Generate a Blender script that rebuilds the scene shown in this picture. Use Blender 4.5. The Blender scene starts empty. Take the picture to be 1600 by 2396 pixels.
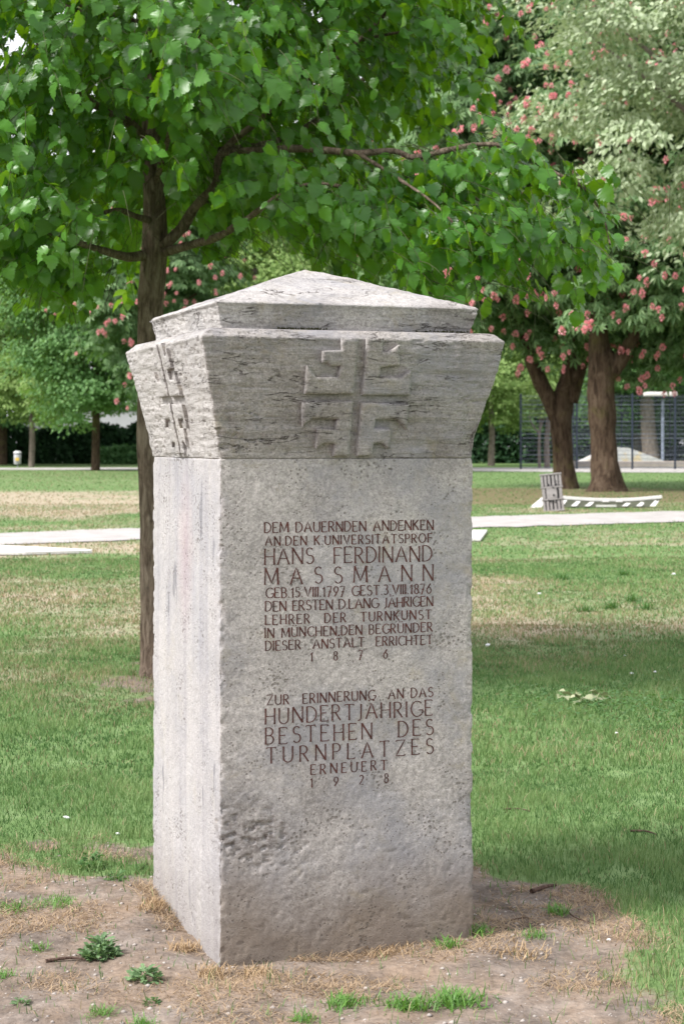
import bpy, math, random
import numpy as np
from mathutils import Vector, Matrix
R = math.radians
random.seed(7); rng = np.random.default_rng(11)
scene = bpy.context.scene
COL = scene.collection

# ------------------------------------------------------------------ camera
cam_d = bpy.data.cameras.new("camera"); cam = bpy.data.objects.new("camera", cam_d); COL.objects.link(cam)
cam.location = (0, 0, 1.55); cam.rotation_euler = (R(90), 0, 0)
cam_d.sensor_fit = 'HORIZONTAL'; cam_d.sensor_width = 24.0; cam_d.lens = 63.0
cam_d.shift_y = -163 / 1600.0
cam_d.clip_start = 0.1; cam_d.clip_end = 900
cam_d.dof.use_dof = True; cam_d.dof.focus_distance = 6.3; cam_d.dof.aperture_fstop = 7.6
scene.camera = cam
# ------------------------------------------------------------------ world, sun, exposure
SUN = Vector((-0.80, -0.42, 1.0)).normalized()
world = bpy.data.worlds.new("World"); scene.world = world; world.use_nodes = True
wn = world.node_tree; wn.nodes.clear()
sky = wn.nodes.new('ShaderNodeTexSky'); sky.sky_type = 'NISHITA'; sky.sun_disc = False
sky.sun_elevation = math.asin(SUN.z); sky.sun_rotation = math.atan2(SUN.x, SUN.y)
sky.air_density = 1.0; sky.dust_density = 4.0; sky.ozone_density = 1.0
veil = wn.nodes.new('ShaderNodeMix'); veil.data_type = 'RGBA'; veil.inputs[0].default_value = 0.80
veil.inputs[7].default_value = (10.5, 10.6, 11.2, 1)      # the white cloud veil over the sky
bg = wn.nodes.new('ShaderNodeBackground'); bg.inputs[1].default_value = 0.055
wo = wn.nodes.new('ShaderNodeOutputWorld')
wn.links.new(sky.outputs[0], veil.inputs[6]); wn.links.new(veil.outputs[2], bg.inputs[0]); wn.links.new(bg.outputs[0], wo.inputs[0])
sun_d = bpy.data.lights.new("sun", 'SUN'); sun_d.energy = 2.1; sun_d.angle = R(12); sun_d.color = (1.0, 0.972, 0.94)
sun = bpy.data.objects.new("sun", sun_d); COL.objects.link(sun)
sun.rotation_euler = SUN.to_track_quat('Z', 'Y').to_euler()
scene.view_settings.view_transform = 'Standard'; scene.view_settings.look = 'None'
scene.view_settings.exposure = 1.45; scene.view_settings.gamma = 1.0; scene.view_settings.use_curve_mapping = False

# ------------------------------------------------------------------ noise on arrays
def _h(i, j, k, s):
    n = (i.astype(np.int64) * 374761393 + j.astype(np.int64) * 668265263 + k.astype(np.int64) * 1274126177 + s * 974634777) & 0xffffffff
    n = ((n ^ (n >> 13)) * 1103515245) & 0xffffffff
    n = (n ^ (n >> 16)) * 668265263 & 0xffffffff
    return ((n ^ (n >> 15)) & 0xffffff) / float(0xffffff)
def vnoise(p, s=0):
    f = np.floor(p); t = p - f; t = t * t * (3 - 2 * t); f = f.astype(np.int64)
    i, j, k = f[..., 0], f[..., 1], f[..., 2]; x, y, z = t[..., 0], t[..., 1], t[..., 2]
    def L(a, b, w): return a + (b - a) * w
    return L(L(L(_h(i, j, k, s), _h(i+1, j, k, s), x), L(_h(i, j+1, k, s), _h(i+1, j+1, k, s), x), y),
             L(L(_h(i, j, k+1, s), _h(i+1, j, k+1, s), x), L(_h(i, j+1, k+1, s), _h(i+1, j+1, k+1, s), x), y), z) * 2 - 1
def fbm(p, s=0, o=3):
    p = np.asarray(p, float); a = 0; w = 1
    for q in range(o):
        a = a + w * vnoise(p * 2 ** q, s + q * 17); w *= 0.5
    return a
def sstep(a, b, x):
    t = np.clip((x - a) / (b - a), 0, 1); return t * t * (3 - 2 * t)

# ------------------------------------------------------------------ mesh and object helpers
def mesh_np(name, V, F, mats, smooth=False, attr=None, matidx=None):
    """V (n,3), F (m,3) or (m,4) array, or list of arrays"""
    me = bpy.data.meshes.new(name)
    V = np.ascontiguousarray(V, dtype=np.float32)
    Fs = F if isinstance(F, list) else [F]
    Fs = [np.asarray(f, dtype=np.int32) for f in Fs if len(f)]
    nl = sum(f.size for f in Fs); npoly = sum(len(f) for f in Fs)
    me.vertices.add(len(V)); me.vertices.foreach_set('co', V.ravel())
    me.loops.add(nl); me.loops.foreach_set('vertex_index', np.concatenate([f.ravel() for f in Fs]))
    me.polygons.add(npoly)
    tot = np.concatenate([np.full(len(f), f.shape[1], np.int32) for f in Fs])
    me.polygons.foreach_set('loop_start', np.concatenate([[0], np.cumsum(tot)[:-1]]).astype(np.int32))
    me.polygons.foreach_set('loop_total', tot)
    if smooth: me.polygons.foreach_set('use_smooth', np.ones(npoly, bool))
    for m in (mats if isinstance(mats, (list, tuple)) else [mats]): me.materials.append(m)
    if matidx is not None: me.polygons.foreach_set('material_index', np.asarray(matidx, np.int32))
    if attr:
        for k, a in attr.items():
            at = me.attributes.new(k, 'FLOAT', 'POINT'); at.data.foreach_set('value', np.asarray(a, np.float32))
    me.update(calc_edges=True); me.validate()
    return me
class MB:
    def __init__(s): s.v = []; s.f = []; s.m = []
    def add(s, vs, fs, mi=0):
        b = len(s.v); s.v += [tuple(v) for v in vs]; s.f += [tuple(i + b for i in f) for f in fs]; s.m += [mi] * len(fs)
    def box(s, c, d, rz=0, tilt=None, mi=0, bev=0):
        hx, hy, hz = d[0] / 2, d[1] / 2, d[2] / 2
        M = Matrix.Translation(c) @ Matrix.Rotation(rz, 4, 'Z')
        if tilt: M = M @ Matrix.Rotation(tilt[1], 4, tilt[0])
        if bev <= 0:
            vs = [M @ Vector((x*hx, y*hy, z*hz)) for z in (-1, 1) for x, y in ((-1,-1),(1,-1),(1,1),(-1,1))]
            s.add(vs, [(3,2,1,0),(4,5,6,7),(0,1,5,4),(1,2,6,5),(2,3,7,6),(3,0,4,7)], mi)
        else:
            b = bev; rings = []
            for z, i in ((-hz, b), (-hz+b, 0), (hz-b, 0), (hz, b)):
                x, y = hx - i, hy - i
                rings.append([(-x+b,-y,z),(x-b,-y,z),(x,-y+b,z),(x,y-b,z),(x-b,y,z),(-x+b,y,z),(-x,y-b,z),(-x,-y+b,z)])
            vs = [M @ Vector(p) for r in rings for p in r]; fs = [tuple(range(7, -1, -1)), tuple(range(24, 32))]
            for k in range(3):
                for q in range(8): fs.append((k*8+q, k*8+(q+1)%8, k*8+8+(q+1)%8, k*8+8+q))
            s.add(vs, fs, mi)
    def tube(s, pts, rad, n=8, mi=0, caps=True):
        V, F = tube_arrays(pts, rad, n); s.add([tuple(v) for v in V], [tuple(f) for f in F], mi)
        if caps:
            b = len(s.v) - len(V); s.f.append(tuple(range(b + n - 1, b - 1, -1))); s.f.append(tuple(range(len(s.v) - n, len(s.v)))); s.m += [mi, mi]
    def mesh(s, name, mats, smooth=False):
        me = bpy.data.meshes.new(name); me.from_pydata(s.v, [], s.f)
        for m in (mats if isinstance(mats, (list, tuple)) else [mats]): me.materials.append(m)
        me.polygons.foreach_set('material_index', s.m)
        if smooth: me.polygons.foreach_set('use_smooth', [True] * len(s.f))
        me.update(); return me
    def build(s, name, mats, parent=None, smooth=False): return obj(name, s.mesh(name, mats, smooth), parent)
def tube_arrays(pts, rad, n=8, disp=0.0, seed=0, freq=8):
    pts = np.array(pts, float); m = len(pts)
    rad = np.array([rad] * m if np.isscalar(rad) else rad, float)
    T = np.gradient(pts, axis=0); T /= np.linalg.norm(T, axis=1)[:, None] + 1e-9
    ref = np.array([0.3, 1, 0.1]) if abs(T[0, 2]) > 0.7 else np.array([0, 0, 1.0])
    V = []
    for i in range(m):
        a = np.cross(T[i], ref); a /= np.linalg.norm(a) + 1e-9; b = np.cross(T[i], a)
        th = np.arange(n) / n * 2 * math.pi
        V.append(pts[i] + rad[i] * (np.cos(th)[:, None] * a + np.sin(th)[:, None] * b))
    V = np.array(V)
    if disp:
        d = fbm(V * np.array([freq, freq, freq * .25]), seed, 3) * disp
        c = pts[:, None, :]; V = V + (V - c) / (np.linalg.norm(V - c, axis=2)[..., None] + 1e-9) * d[..., None]
    V = V.reshape(-1, 3)
    F = [(i*n+q, (i+1)*n+q, (i+1)*n+(q+1) % n, i*n+(q+1) % n) for i in range(m-1) for q in range(n)]
    return V, np.array(F)
def smooth_path(pts, k=5):
    P = [Vector(p) for p in pts]; out = []
    for i in range(len(P) - 1):
        p0, p1, p2, p3 = P[max(i-1, 0)], P[i], P[i+1], P[min(i+2, len(P)-1)]
        for j in range(k):
            t = j / k
            out.append(0.5 * ((2*p1) + (p2-p0)*t + (2*p0-5*p1+4*p2-p3)*t*t + (3*p1-p0-3*p2+p3)*t**3))
    out.append(P[-1]); return [tuple(p) for p in out]
def obj(name, me, parent=None, loc=(0, 0, 0), rz=0, sc=1):
    o = bpy.data.objects.new(name, me); COL.objects.link(o)
    if parent: o.parent = parent
    o.location = loc; o.rotation_euler = (0, 0, rz)
    if sc != 1: o.scale = (sc,) * 3 if np.isscalar(sc) else sc
    return o
def tag(o, label=None, cat=None, group=None, kind=None):
    if label: o['label'] = label
    if cat: o['category'] = cat
    if group: o['group'] = group
    if kind: o['kind'] = kind
    return o
def thing(name, label, cat, loc=(0, 0, 0), rz=0, group=None):
    return tag(obj(name, None, None, loc, rz), label, cat, group)

# ------------------------------------------------------------------ materials
class NT:
    def __init__(s, name, rough=0.8, spec=0.3):
        s.m = bpy.data.materials.new(name); s.m.use_nodes = True; s.t = s.m.node_tree
        s.b = s.t.nodes['Principled BSDF']; s.b.inputs['Roughness'].default_value = rough
        s.b.inputs['Specular IOR Level'].default_value = spec
        s.out = s.t.nodes['Material Output']
    def n(s, ty, **kw):
        x = s.t.nodes.new(ty)
        for k, v in kw.items(): setattr(x, k, v)
        return x
    def l(s, a, b): s.t.links.new(a, b)
    def pos(s, scale=(1, 1, 1), obj=False):
        mp = s.n('ShaderNodeMapping'); mp.inputs['Scale'].default_value = scale
        if obj: s.l(s.n('ShaderNodeTexCoord').outputs['Object'], mp.inputs[0])
        else: s.l(s.n('ShaderNodeNewGeometry').outputs['Position'], mp.inputs[0])
        return mp.outputs[0]
    def noise(s, vec, scale, detail=4, rough=.55, dist=0):
        x = s.n('ShaderNodeTexNoise'); x.inputs['Scale'].default_value = scale; x.inputs['Detail'].default_value = detail
        x.inputs['Roughness'].default_value = rough; x.inputs['Distortion'].default_value = dist; s.l(vec, x.inputs['Vector']); return x.outputs[0]
    def voro(s, vec, scale, feature='F1', out=0):
        x = s.n('ShaderNodeTexVoronoi', feature=feature); x.inputs['Scale'].default_value = scale; s.l(vec, x.inputs['Vector']); return x.outputs[out]
    def ramp(s, fac, stops):
        x = s.n('ShaderNodeValToRGB'); e = x.color_ramp.elements
        while len(e) < len(stops): e.new(0.5)
        for q, (p, c) in zip(e, stops):
            q.position = p; q.color = (*c, 1) if not np.isscalar(c) else (c, c, c, 1)
        s.l(fac, x.inputs[0]); return x.outputs[0]
    def mix(s, fac, a, b, mode='MIX'):
        x = s.n('ShaderNodeMix', data_type='RGBA', blend_type=mode)
        for sock, v in ((0, fac), (6, a), (7, b)):
            if hasattr(v, 'is_linked') or hasattr(v, 'links'): s.l(v, x.inputs[sock])
            elif sock == 0: x.inputs[0].default_value = v
            else: x.inputs[sock].default_value = (*v, 1)
        return x.outputs[2]
    def math(s, op, a, b=0.0, clamp=False):
        x = s.n('ShaderNodeMath', operation=op, use_clamp=clamp)
        for i, v in ((0, a), (1, b)):
            if hasattr(v, 'links'): s.l(v, x.inputs[i])
            else: x.inputs[i].default_value = v
        return x.outputs[0]
    def bump(s, h, strength, dist, prev=None):
        x = s.n('ShaderNodeBump'); x.inputs['Strength'].default_value = strength; x.inputs['Distance'].default_value = dist
        s.l(h, x.inputs['Height'])
        if prev: s.l(prev, x.inputs['Normal'])
        return x.outputs[0]
    def color(s, c): s.l(c, s.b.inputs['Base Color'])
    def normal(s, n): s.l(n, s.b.inputs['Normal'])
def plain(name, col, rough=.7, var=.25, scale=8, metal=0, bump=0.0):
    k = NT(name, rough); p = k.pos(obj=True)
    n = k.noise(p, scale, 5)
    k.color(k.ramp(n, [(.25, tuple(c * (1 - var) for c in col)), (.75, tuple(min(1, c * (1 + var)) for c in col))]))
    k.b.inputs['Metallic'].default_value = metal
    if bump: k.normal(k.bump(n, bump, .01))
    return k.m

def stone_mat(name, base, dark, kind):
    k = NT(name, .92, .15); p = k.pos(obj=True)
    xyz = k.n('ShaderNodeSeparateXYZ'); k.l(p, xyz.inputs[0])
    mott = k.noise(p, 5, 6, .6); grain = k.noise(p, 150, 5, .8); mid = k.noise(p, 60, 5, .7)
    c = k.ramp(mott, [(.30, dark), (.5, base), (.72, tuple(x * 1.14 for x in base))])
    c = k.mix(.50, c, k.ramp(grain, [(.36, .20), (.5, .5), (.64, .84)]), 'OVERLAY')
    c = k.mix(.35, c, k.ramp(mid, [(.36, .26), (.5, .5), (.64, .70)]), 'OVERLAY')
    # warm lichen patches
    lich = k.ramp(k.noise(p, 6, 6, .72, .6), [(.55, 0.0), (.70, .6)])
    c = k.mix(lich, c, (.33, .28, .17), 'MIX')
    cool = k.ramp(k.noise(p, 3.0, 5, .65), [(.46, 0.0), (.64, .62)])
    c = k.mix(cool, c, (.265, .265, .29))
    # soil splashed up the foot of the stone
    if kind == 'shaft':
        h = k.math('ADD', xyz.outputs[2], k.math('MULTIPLY', k.noise(p, 3.5, 4), -.40))
        c = k.mix(k.ramp(k.math('ADD', h, .14), [(.0, .85), (.22, 0.0)]), c, (.20, .16, .125))
        # run-off streaks on the left face, in tones lightened for light falling there
        st = k.noise(k.pos((7, 9, .55), True), 1.5, 6, .62, .25)
        geo = k.n('ShaderNodeNewGeometry'); tc = k.n('ShaderNodeVectorTransform', vector_type='NORMAL', convert_from='WORLD', convert_to='OBJECT')
        k.l(geo.outputs['True Normal'], tc.inputs[0]); sx = k.n('ShaderNodeSeparateXYZ'); k.l(tc.outputs[0], sx.inputs[0])
        side = k.ramp(k.math('MULTIPLY', sx.outputs[0], -1.0), [(.5, 0.0), (.8, 1.0)])
        stc = k.ramp(st, [(.30, (.29, .29, .325)), (.47, (.44, .435, .455)), (.70, (.54, .53, .52))])
        c = k.mix(k.math('MULTIPLY', side, .50), c, stc)
        # faded red paint rubbed into the side
        d = k.n('ShaderNodeVectorMath', operation='DISTANCE'); mp = k.pos((1, 1, .38), True); k.l(mp, d.inputs[0]); d.inputs[1].default_value = (-.42, -.02, 1.20 * .38)
        c = k.mix(k.math('MULTIPLY', side, k.ramp(k.math('ADD', d.outputs['Value'], k.math('MULTIPLY', mid, .04)), [(.02, .17), (.14, 0.0)])), c, (.50, .20, .22))
        # dark scuffs on the side
        sc = k.noise(k.pos((7, 7, 2.0), True), 1.7, 3, .5)
        c = k.mix(k.math('MULTIPLY', side, k.ramp(sc, [(.67, 0.0), (.71, .6)])), c, (.17, .17, .185))
    if kind == 'shaft':
        d2 = k.n('ShaderNodeVectorMath', operation='DISTANCE'); k.l(k.pos((.85, 1, 1.5), True), d2.inputs[0]); d2.inputs[1].default_value = (-.255, -.437, .54)
        c = k.mix(k.math('MULTIPLY', k.ramp(k.math('ADD', d2.outputs['Value'], k.math('MULTIPLY', k.noise(p, 9, 4), .16)), [(.12, 1.0), (.24, 0.0)]), k.ramp(k.noise(k.pos((1, 1, 1.7), True), 42, 5, .7), [(.42, .95), (.56, .1)])), c, (.17, .148, .135))
    # pits and pores
    pv = k.voro(p, 75); pm = k.noise(p, 9, 3)
    if kind == 'shaft':
        hole = k.ramp(k.math('ADD', pv, k.math('MULTIPLY', k.math('SUBTRACT', .56, pm), 1.3)), [(.10, 1.0), (.28, 0.0)])
    else:
        hole = k.ramp(k.math('ADD', k.voro(k.pos((1, 1, 1.6), True), 85), k.math('MULTIPLY', k.math('SUBTRACT', .60, pm), 1.1)), [(.12, 1.0), (.30, 0.0)])
    c = k.mix(k.math('MULTIPLY', hole, .62), c, (.13, .115, .10))
    # layered splits in the crown and cap
    lay = k.noise(k.pos((1.0, 1.0, 7.5), True), 9, 5, .62, .35)
    crack = k.math('ABSOLUTE', k.math('SUBTRACT', k.noise(k.pos((1.0, 1.0, 5.0), True), 5, 6, .6, .5), .5))
    crk = k.ramp(crack, [(.0, 1.0), (.006, .7), (.014, 0.0)])
    msk = k.ramp(k.noise(k.pos((1, 1, 2.2), True), 5.5, 3), [(.50, 0.0), (.58, 1.0)])
    crk = k.math('MULTIPLY', crk, msk)
    if kind != 'shaft':
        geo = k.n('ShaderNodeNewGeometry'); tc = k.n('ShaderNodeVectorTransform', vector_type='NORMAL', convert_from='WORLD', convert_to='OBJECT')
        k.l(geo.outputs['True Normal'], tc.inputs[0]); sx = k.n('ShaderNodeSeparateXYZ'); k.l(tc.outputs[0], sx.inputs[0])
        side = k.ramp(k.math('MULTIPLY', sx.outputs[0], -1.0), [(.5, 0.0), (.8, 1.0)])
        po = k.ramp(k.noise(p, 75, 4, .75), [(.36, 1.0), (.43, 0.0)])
        c = k.mix(k.math('MULTIPLY', side, .6), c, (.50, .485, .47)); c = k.mix(k.math('MULTIPLY', k.math('MULTIPLY', side, po), .6), c, (.17, .14, .12))  # left face painted lighter for the light it catches, then dark pits
        c = k.mix(k.math('MULTIPLY', crk, .85), c, (.06, .046, .038))
        c = k.mix(.22, c, k.ramp(lay, [(.35, .38), (.65, .60)]), 'OVERLAY')
    k.color(c)
    nb = k.bump(grain, .85, .004)
    nb = k.bump(mid, .45, .005, nb)
    nb = k.bump(k.math('MULTIPLY', hole, -1.0), .7, .003, nb)
    if kind != 'shaft':
        nb = k.bump(lay, .55, .014, nb); nb = k.bump(k.math('MULTIPLY', crk, -1.0), .8, .004, nb)
    k.normal(nb)
    return k.m
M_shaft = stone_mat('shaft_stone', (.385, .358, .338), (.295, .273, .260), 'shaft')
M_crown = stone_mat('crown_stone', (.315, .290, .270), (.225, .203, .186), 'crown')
M_paint = plain('inscription_paint', (.070, .025, .020), .85, .6, 32)

def leaf_mat(name, dark, light, trans, rough=.42, tmix=.42, spec=.4, nscale=3.0):
    k = NT(name, rough, spec); p = k.pos(); geo = k.n('ShaderNodeNewGeometry'); oi = k.n('ShaderNodeObjectInfo')
    r = k.math('ADD', geo.outputs['Random Per Island'], k.math('MULTIPLY', oi.outputs['Random'], 3.7)); r = k.math('FRACT', r)
    f = k.math('ADD', k.math('MULTIPLY', r, .65), k.math('MULTIPLY', k.noise(p, nscale, 3), .5))
    c = k.ramp(f, [(.15, dark), (.85, light)])
    k.color(c)
    if name != 'hazel_leaf': k.normal(k.bump(k.noise(p, 60, 2), .25, .01))
    tr = k.n('ShaderNodeBsdfTranslucent'); k.l(k.mix(r, trans, tuple(x * .7 for x in trans)), tr.inputs[0])
    ms = k.n('ShaderNodeMixShader'); ms.inputs[0].default_value = tmix
    k.l(k.b.outputs[0], ms.inputs[1]); k.l(tr.outputs[0], ms.inputs[2]); k.l(ms.outputs[0], k.out.inputs[0])
    return k.m
M_hazel = leaf_mat('hazel_leaf', (.010, .048, .009), (.075, .215, .024), (.32, .62, .012), .38, .31, .42)
M_chest = leaf_mat('chestnut_leaf', (.060, .150, .050), (.21, .34, .14), (.16, .32, .04), .5, .30)
M_deep = leaf_mat('deep_green_leaf', (.045, .125, .045), (.14, .28, .10), (.14, .32, .06), .6, .28, .3, .5)
M_mid = leaf_mat('mid_green_leaf', (.060, .155, .050), (.17, .32, .11), (.26, .46, .06), .6, .32, .3, .5)
M_pale = leaf_mat('pale_linden_leaf', (.16, .23, .10), (.52, .60, .40), (.36, .46, .20), .6, .30, .3, 2.0)
M_young = leaf_mat('young_leaf', (.15, .26, .07), (.30, .42, .14), (.34, .48, .10), .6, .34, .3, 1.0)
M_hedge = leaf_mat('hedge_leaf', (.014, .045, .020), (.040, .100, .038), (.05, .14, .03), .65, .2, .3, .6)
M_weed = leaf_mat('weed_leaf', (.040, .110, .030), (.095, .200, .055), (.14, .30, .04), .5, .3)
M_weedblue = leaf_mat('thistle_leaf', (.085, .165, .065), (.19, .30, .14), (.18, .32, .09), .6, .25)
M_weedgrass = leaf_mat('tuft_grass', (.060, .160, .030), (.15, .30, .06), (.2, .42, .05), .5, .3)
M_straw = leaf_mat('dry_grass', (.30, .20, .11), (.50, .37, .23), (.40, .28, .15), .8, .2, .2)
M_wither = leaf_mat('withered_leaf', (.22, .26, .13), (.40, .42, .26), (.3, .3, .15), .7, .2)
M_pink = leaf_mat('pink_blossom', (.80, .21, .27), (.95, .52, .55), (.92, .38, .42), .6, .3, .3, 5)

def bark_mat(name, c0, c1, c2, sc=1.0, moss=0.0):
    k = NT(name, .95, .1); p = k.pos((1, 1, .22)); n = k.noise(p, 32 * sc, 6, .65, .8); v = k.noise(k.pos((1, 1, .12)), 60 * sc, 3, .6, 1.2)
    c = k.ramp(n, [(.32, c0), (.5, c1), (.7, c2)])
    c = k.mix(k.ramp(k.noise(k.pos(), 5 * sc, 3), [(.52, 0.0), (.72, .45 + moss)]), c, (.13, .12, .045) if moss else c2)
    k.color(c); k.normal(k.bump(v, .9, .012 / sc, k.bump(n, .9, .02 / sc))); return k.m
M_bark = bark_mat('hazel_bark', (.055, .040, .030), (.15, .112, .085), (.29, .235, .185))
M_barkc = bark_mat('chestnut_bark', (.030, .020, .014), (.085, .058, .040), (.15, .112, .08), .30, .15)
M_barkg = bark_mat('grey_bark', (.12, .095, .08), (.22, .18, .155), (.33, .28, .25), .4)

# ------------------------------------------------------------------ ground
def dirt_amount(x, y):
    """1 where the soil round the stele and the young tree is bare, 0 on lawn"""
    p = np.stack([x, y, np.zeros_like(x)], -1)
    w = fbm(p * 2.6, 3, 5) * .42
    a = sstep(6.95, 6.45, y + w + 1.15 * np.clip(x - .30, 0, 2)) * sstep(1.20, .80, x + w * .6 - .03 * (y - 5))
    b = sstep(.50, .12, np.hypot((x + 1.2) * 1.0, (y - 11.7) * .5) + w * .7) * .8
    c = 0 * x
    return np.maximum(np.maximum(a, b), c)
def dry_amount(x, y):
    p = np.stack([x, y, np.zeros_like(x)], -1)
    n = fbm(p * np.array([.7, .55, 1]), 21, 5) * .55 + fbm(p * np.array([.12, .05, 1]), 25, 2) * .35
    n = n * (.25 + .75 * sstep(70, 45, y))
    band = .60 * sstep(12.8, 15.5, y) * sstep(23, 18.5, y)
    band = np.maximum(band, .75 * sstep(23.0, 25.5, y) * sstep(28.5, 26.5, y) * (x < -1.5))
    band = np.maximum(band, .38 * sstep(20, 25, y) * sstep(50, 45, y))
    band = np.maximum(band, .80 * sstep(36.5, 40, y + n * 2) * sstep(62, 54, y + n * 3) * sstep(1.5, -1, x))
    band = np.maximum(band, .30 * sstep(9.5, 12, y) * sstep(.2, -1.0, x))
    return np.clip(band + n * .55 - .06, 0, 1)
def bark_mulch(x, y):   # reddish bare soil under the two chestnuts
    p = np.stack([x, y, np.zeros_like(x)], -1)
    return sstep(1.15, .8, np.hypot((x - 7.0) / 6.0, (y - 53.0) / 9.0) + fbm(p * .4, 8, 3) * .25) * sstep(1.5, 3, x)
def ground_z(x, y):
    p = np.stack([x, y, np.zeros_like(x)], -1)
    d = dirt_amount(x, y)
    near = sstep(40, 12, y)
    z = (fbm(p * 1.3, 5, 3) * .018 + fbm(p * 9, 6, 3) * .006 * (.3 + d)) * near - .012 * d * near
    foot = sstep(.9, .4, np.maximum(np.abs((x + .12) * .945 + (y - 5.907) * .327) - .411, np.abs(-(x + .12) * .327 + (y - 5.907) * .945) - .437) * 3)
    return z + foot * .006
ys = np.concatenate([np.arange(-30, 3, 3.0), np.arange(3.6, 8.2, .028), 8.2 + .05 * 1.035 ** np.arange(0, 112) * np.arange(1, 113) ** .55])
ys = np.concatenate([ys, np.arange(39.5, 180, 1.4), [190, 230, 300, 420, 600]])
xn = np.arange(-2.2, 2.2, .03); xo = 2.2 * 1.055 ** np.arange(0, 106)
xs = np.concatenate([-xo[::-1], xn[1:], xo]); 
GX, GY = np.meshgrid(xs, ys); gx, gy = GX.ravel(), GY.ravel()
nx, ny = len(xs), len(ys)
idx = np.arange(nx * ny).reshape(ny, nx)
F = np.stack([idx[:-1, :-1], idx[:-1, 1:], idx[1:, 1:], idx[1:, :-1]], -1).reshape(-1, 4)
kg = NT('lawn_and_soil', .95, .1)
p = kg.pos(); A = kg.n('ShaderNodeAttribute', attribute_name='dirt'); B = kg.n('ShaderNodeAttribute', attribute_name='dry'); Cm = kg.n('ShaderNodeAttribute', attribute_name='mulch')
fine = kg.noise(p, 45, 5, .7); coarse = kg.noise(p, 3, 5, .6)
dirt = kg.ramp(kg.noise(p, 7, 6, .65), [(.3, (.100, .080, .066)), (.5, (.178, .146, .124)), (.72, (.27, .228, .198))])
dirt = kg.mix(kg.ramp(kg.noise(p, 2.6, 6, .7), [(.42, 0.0), (.62, .55)]), dirt, (.30, .215, .150))
dirt = kg.mix(.6, dirt, kg.ramp(fine, [(.3, .25), (.5, .5), (.7, .72)]), 'OVERLAY')
pb = kg.voro(p, 55); dirt = kg.mix(kg.ramp(kg.math('ADD', pb, kg.math('MULTIPLY', kg.noise(p, 12, 2), .5)), [(.28, .8), (.36, 0.0)]), dirt, (.42, .38, .35))
green = kg.ramp(kg.noise(kg.pos((1, .35, 1)), 9, 6, .7), [(.3, (.075, .135, .042)), (.5, (.130, .205, .074)), (.72, (.205, .285, .130))])
tan = kg.ramp(kg.noise(kg.pos((1, .7, 1)), 5, 6, .7), [(.3, (.24, .215, .13)), (.5, (.36, .305, .22)), (.7, (.45, .385, .30))])
dryf = kg.math('ADD', B.outputs['Fac'], kg.math('MULTIPLY', kg.math('SUBTRACT', kg.noise(kg.pos((1, .6, 1)), 1.6, 8, .78), .5), 1.5))
lawn = kg.mix(kg.ramp(dryf, [(.25, 0.0), (.72, 1.0)]), green, tan)
lawn = kg.mix(kg.math('MULTIPLY', Cm.outputs['Fac'], .65), lawn, kg.ramp(coarse, [(.3, (.13, .085, .055)), (.6, (.22, .135, .095)), (.8, (.12, .15, .05))]))
dm = kg.math('ADD', A.outputs['Fac'], kg.math('MULTIPLY', kg.math('SUBTRACT', kg.noise(p, 11, 5, .7), .5), .8))
kg.color(kg.mix(kg.ramp(dm, [(.35, 0.0), (.6, 1.0)]), lawn, dirt))
kg.normal(kg.bump(kg.noise(p, 90, 3), .5, .01, kg.bump(kg.noise(p, 18, 4), .6, .02)))
ground = obj('lawn', mesh_np('lawn', np.stack([gx, gy, ground_z(gx, gy)], -1), F, kg.m, True,
             {'dirt': dirt_amount(gx, gy), 'dry': dry_amount(gx, gy), 'mulch': bark_mulch(gx, gy)}))
tag(ground, kind='structure')
def strip(name, left, right, m, z):   # a ribbon between two polylines, a little above the lawn
    mb = MB(); n = len(left)
    mb.add([(x, y, z) for x, y in left] + [(x, y, z) for x, y in right] , [(i, i + 1, n + i + 1, n + i) for i in range(n - 1)])
    return tag(mb.build(name, m), kind='structure')
kp = NT('pale_gravel', .95, .1); pp = kp.pos()
kp.color(kp.mix(.3, kp.ramp(kp.noise(pp, 2, 6, .7), [(.3, (.31, .29, .275)), (.7, (.47, .445, .43))]), kp.ramp(kp.noise(pp, 60, 3), [(.3, .3), (.7, .7)]), 'OVERLAY'))
kp.normal(kp.bump(kp.noise(pp, 80, 3), .4, .01)); M_path = kp.m
def jag(pts, amp, seed, n=240):
    pts = np.array(pts, float); t = np.linspace(0, len(pts) - 1, n); x = np.interp(t, range(len(pts)), pts[:, 0]); y = np.interp(t, range(len(pts)), pts[:, 1])
    return list(zip(x, y + fbm(np.stack([x * 2.5, y * 0, x * 0], -1), seed, 3) * amp))
strip('gravel_path', jag([(-26, 14.0), (-5.3, 26.9), (0, 30.7), (6.6, 34.9), (24, 45)], .18, 1), jag([(-26, 18), (-5.9, 30.2), (0, 35.3), (7.7, 40.3), (24, 51)], .18, 2), M_path, .016)
strip('far_path', jag([(-70, 99), (-22, 101), (0, 99), (14, 92), (60, 90)], .5, 3), jag([(-70, 107), (-22, 108), (0, 112), (14, 108), (60, 104)], .5, 4), M_path, .018)

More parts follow.
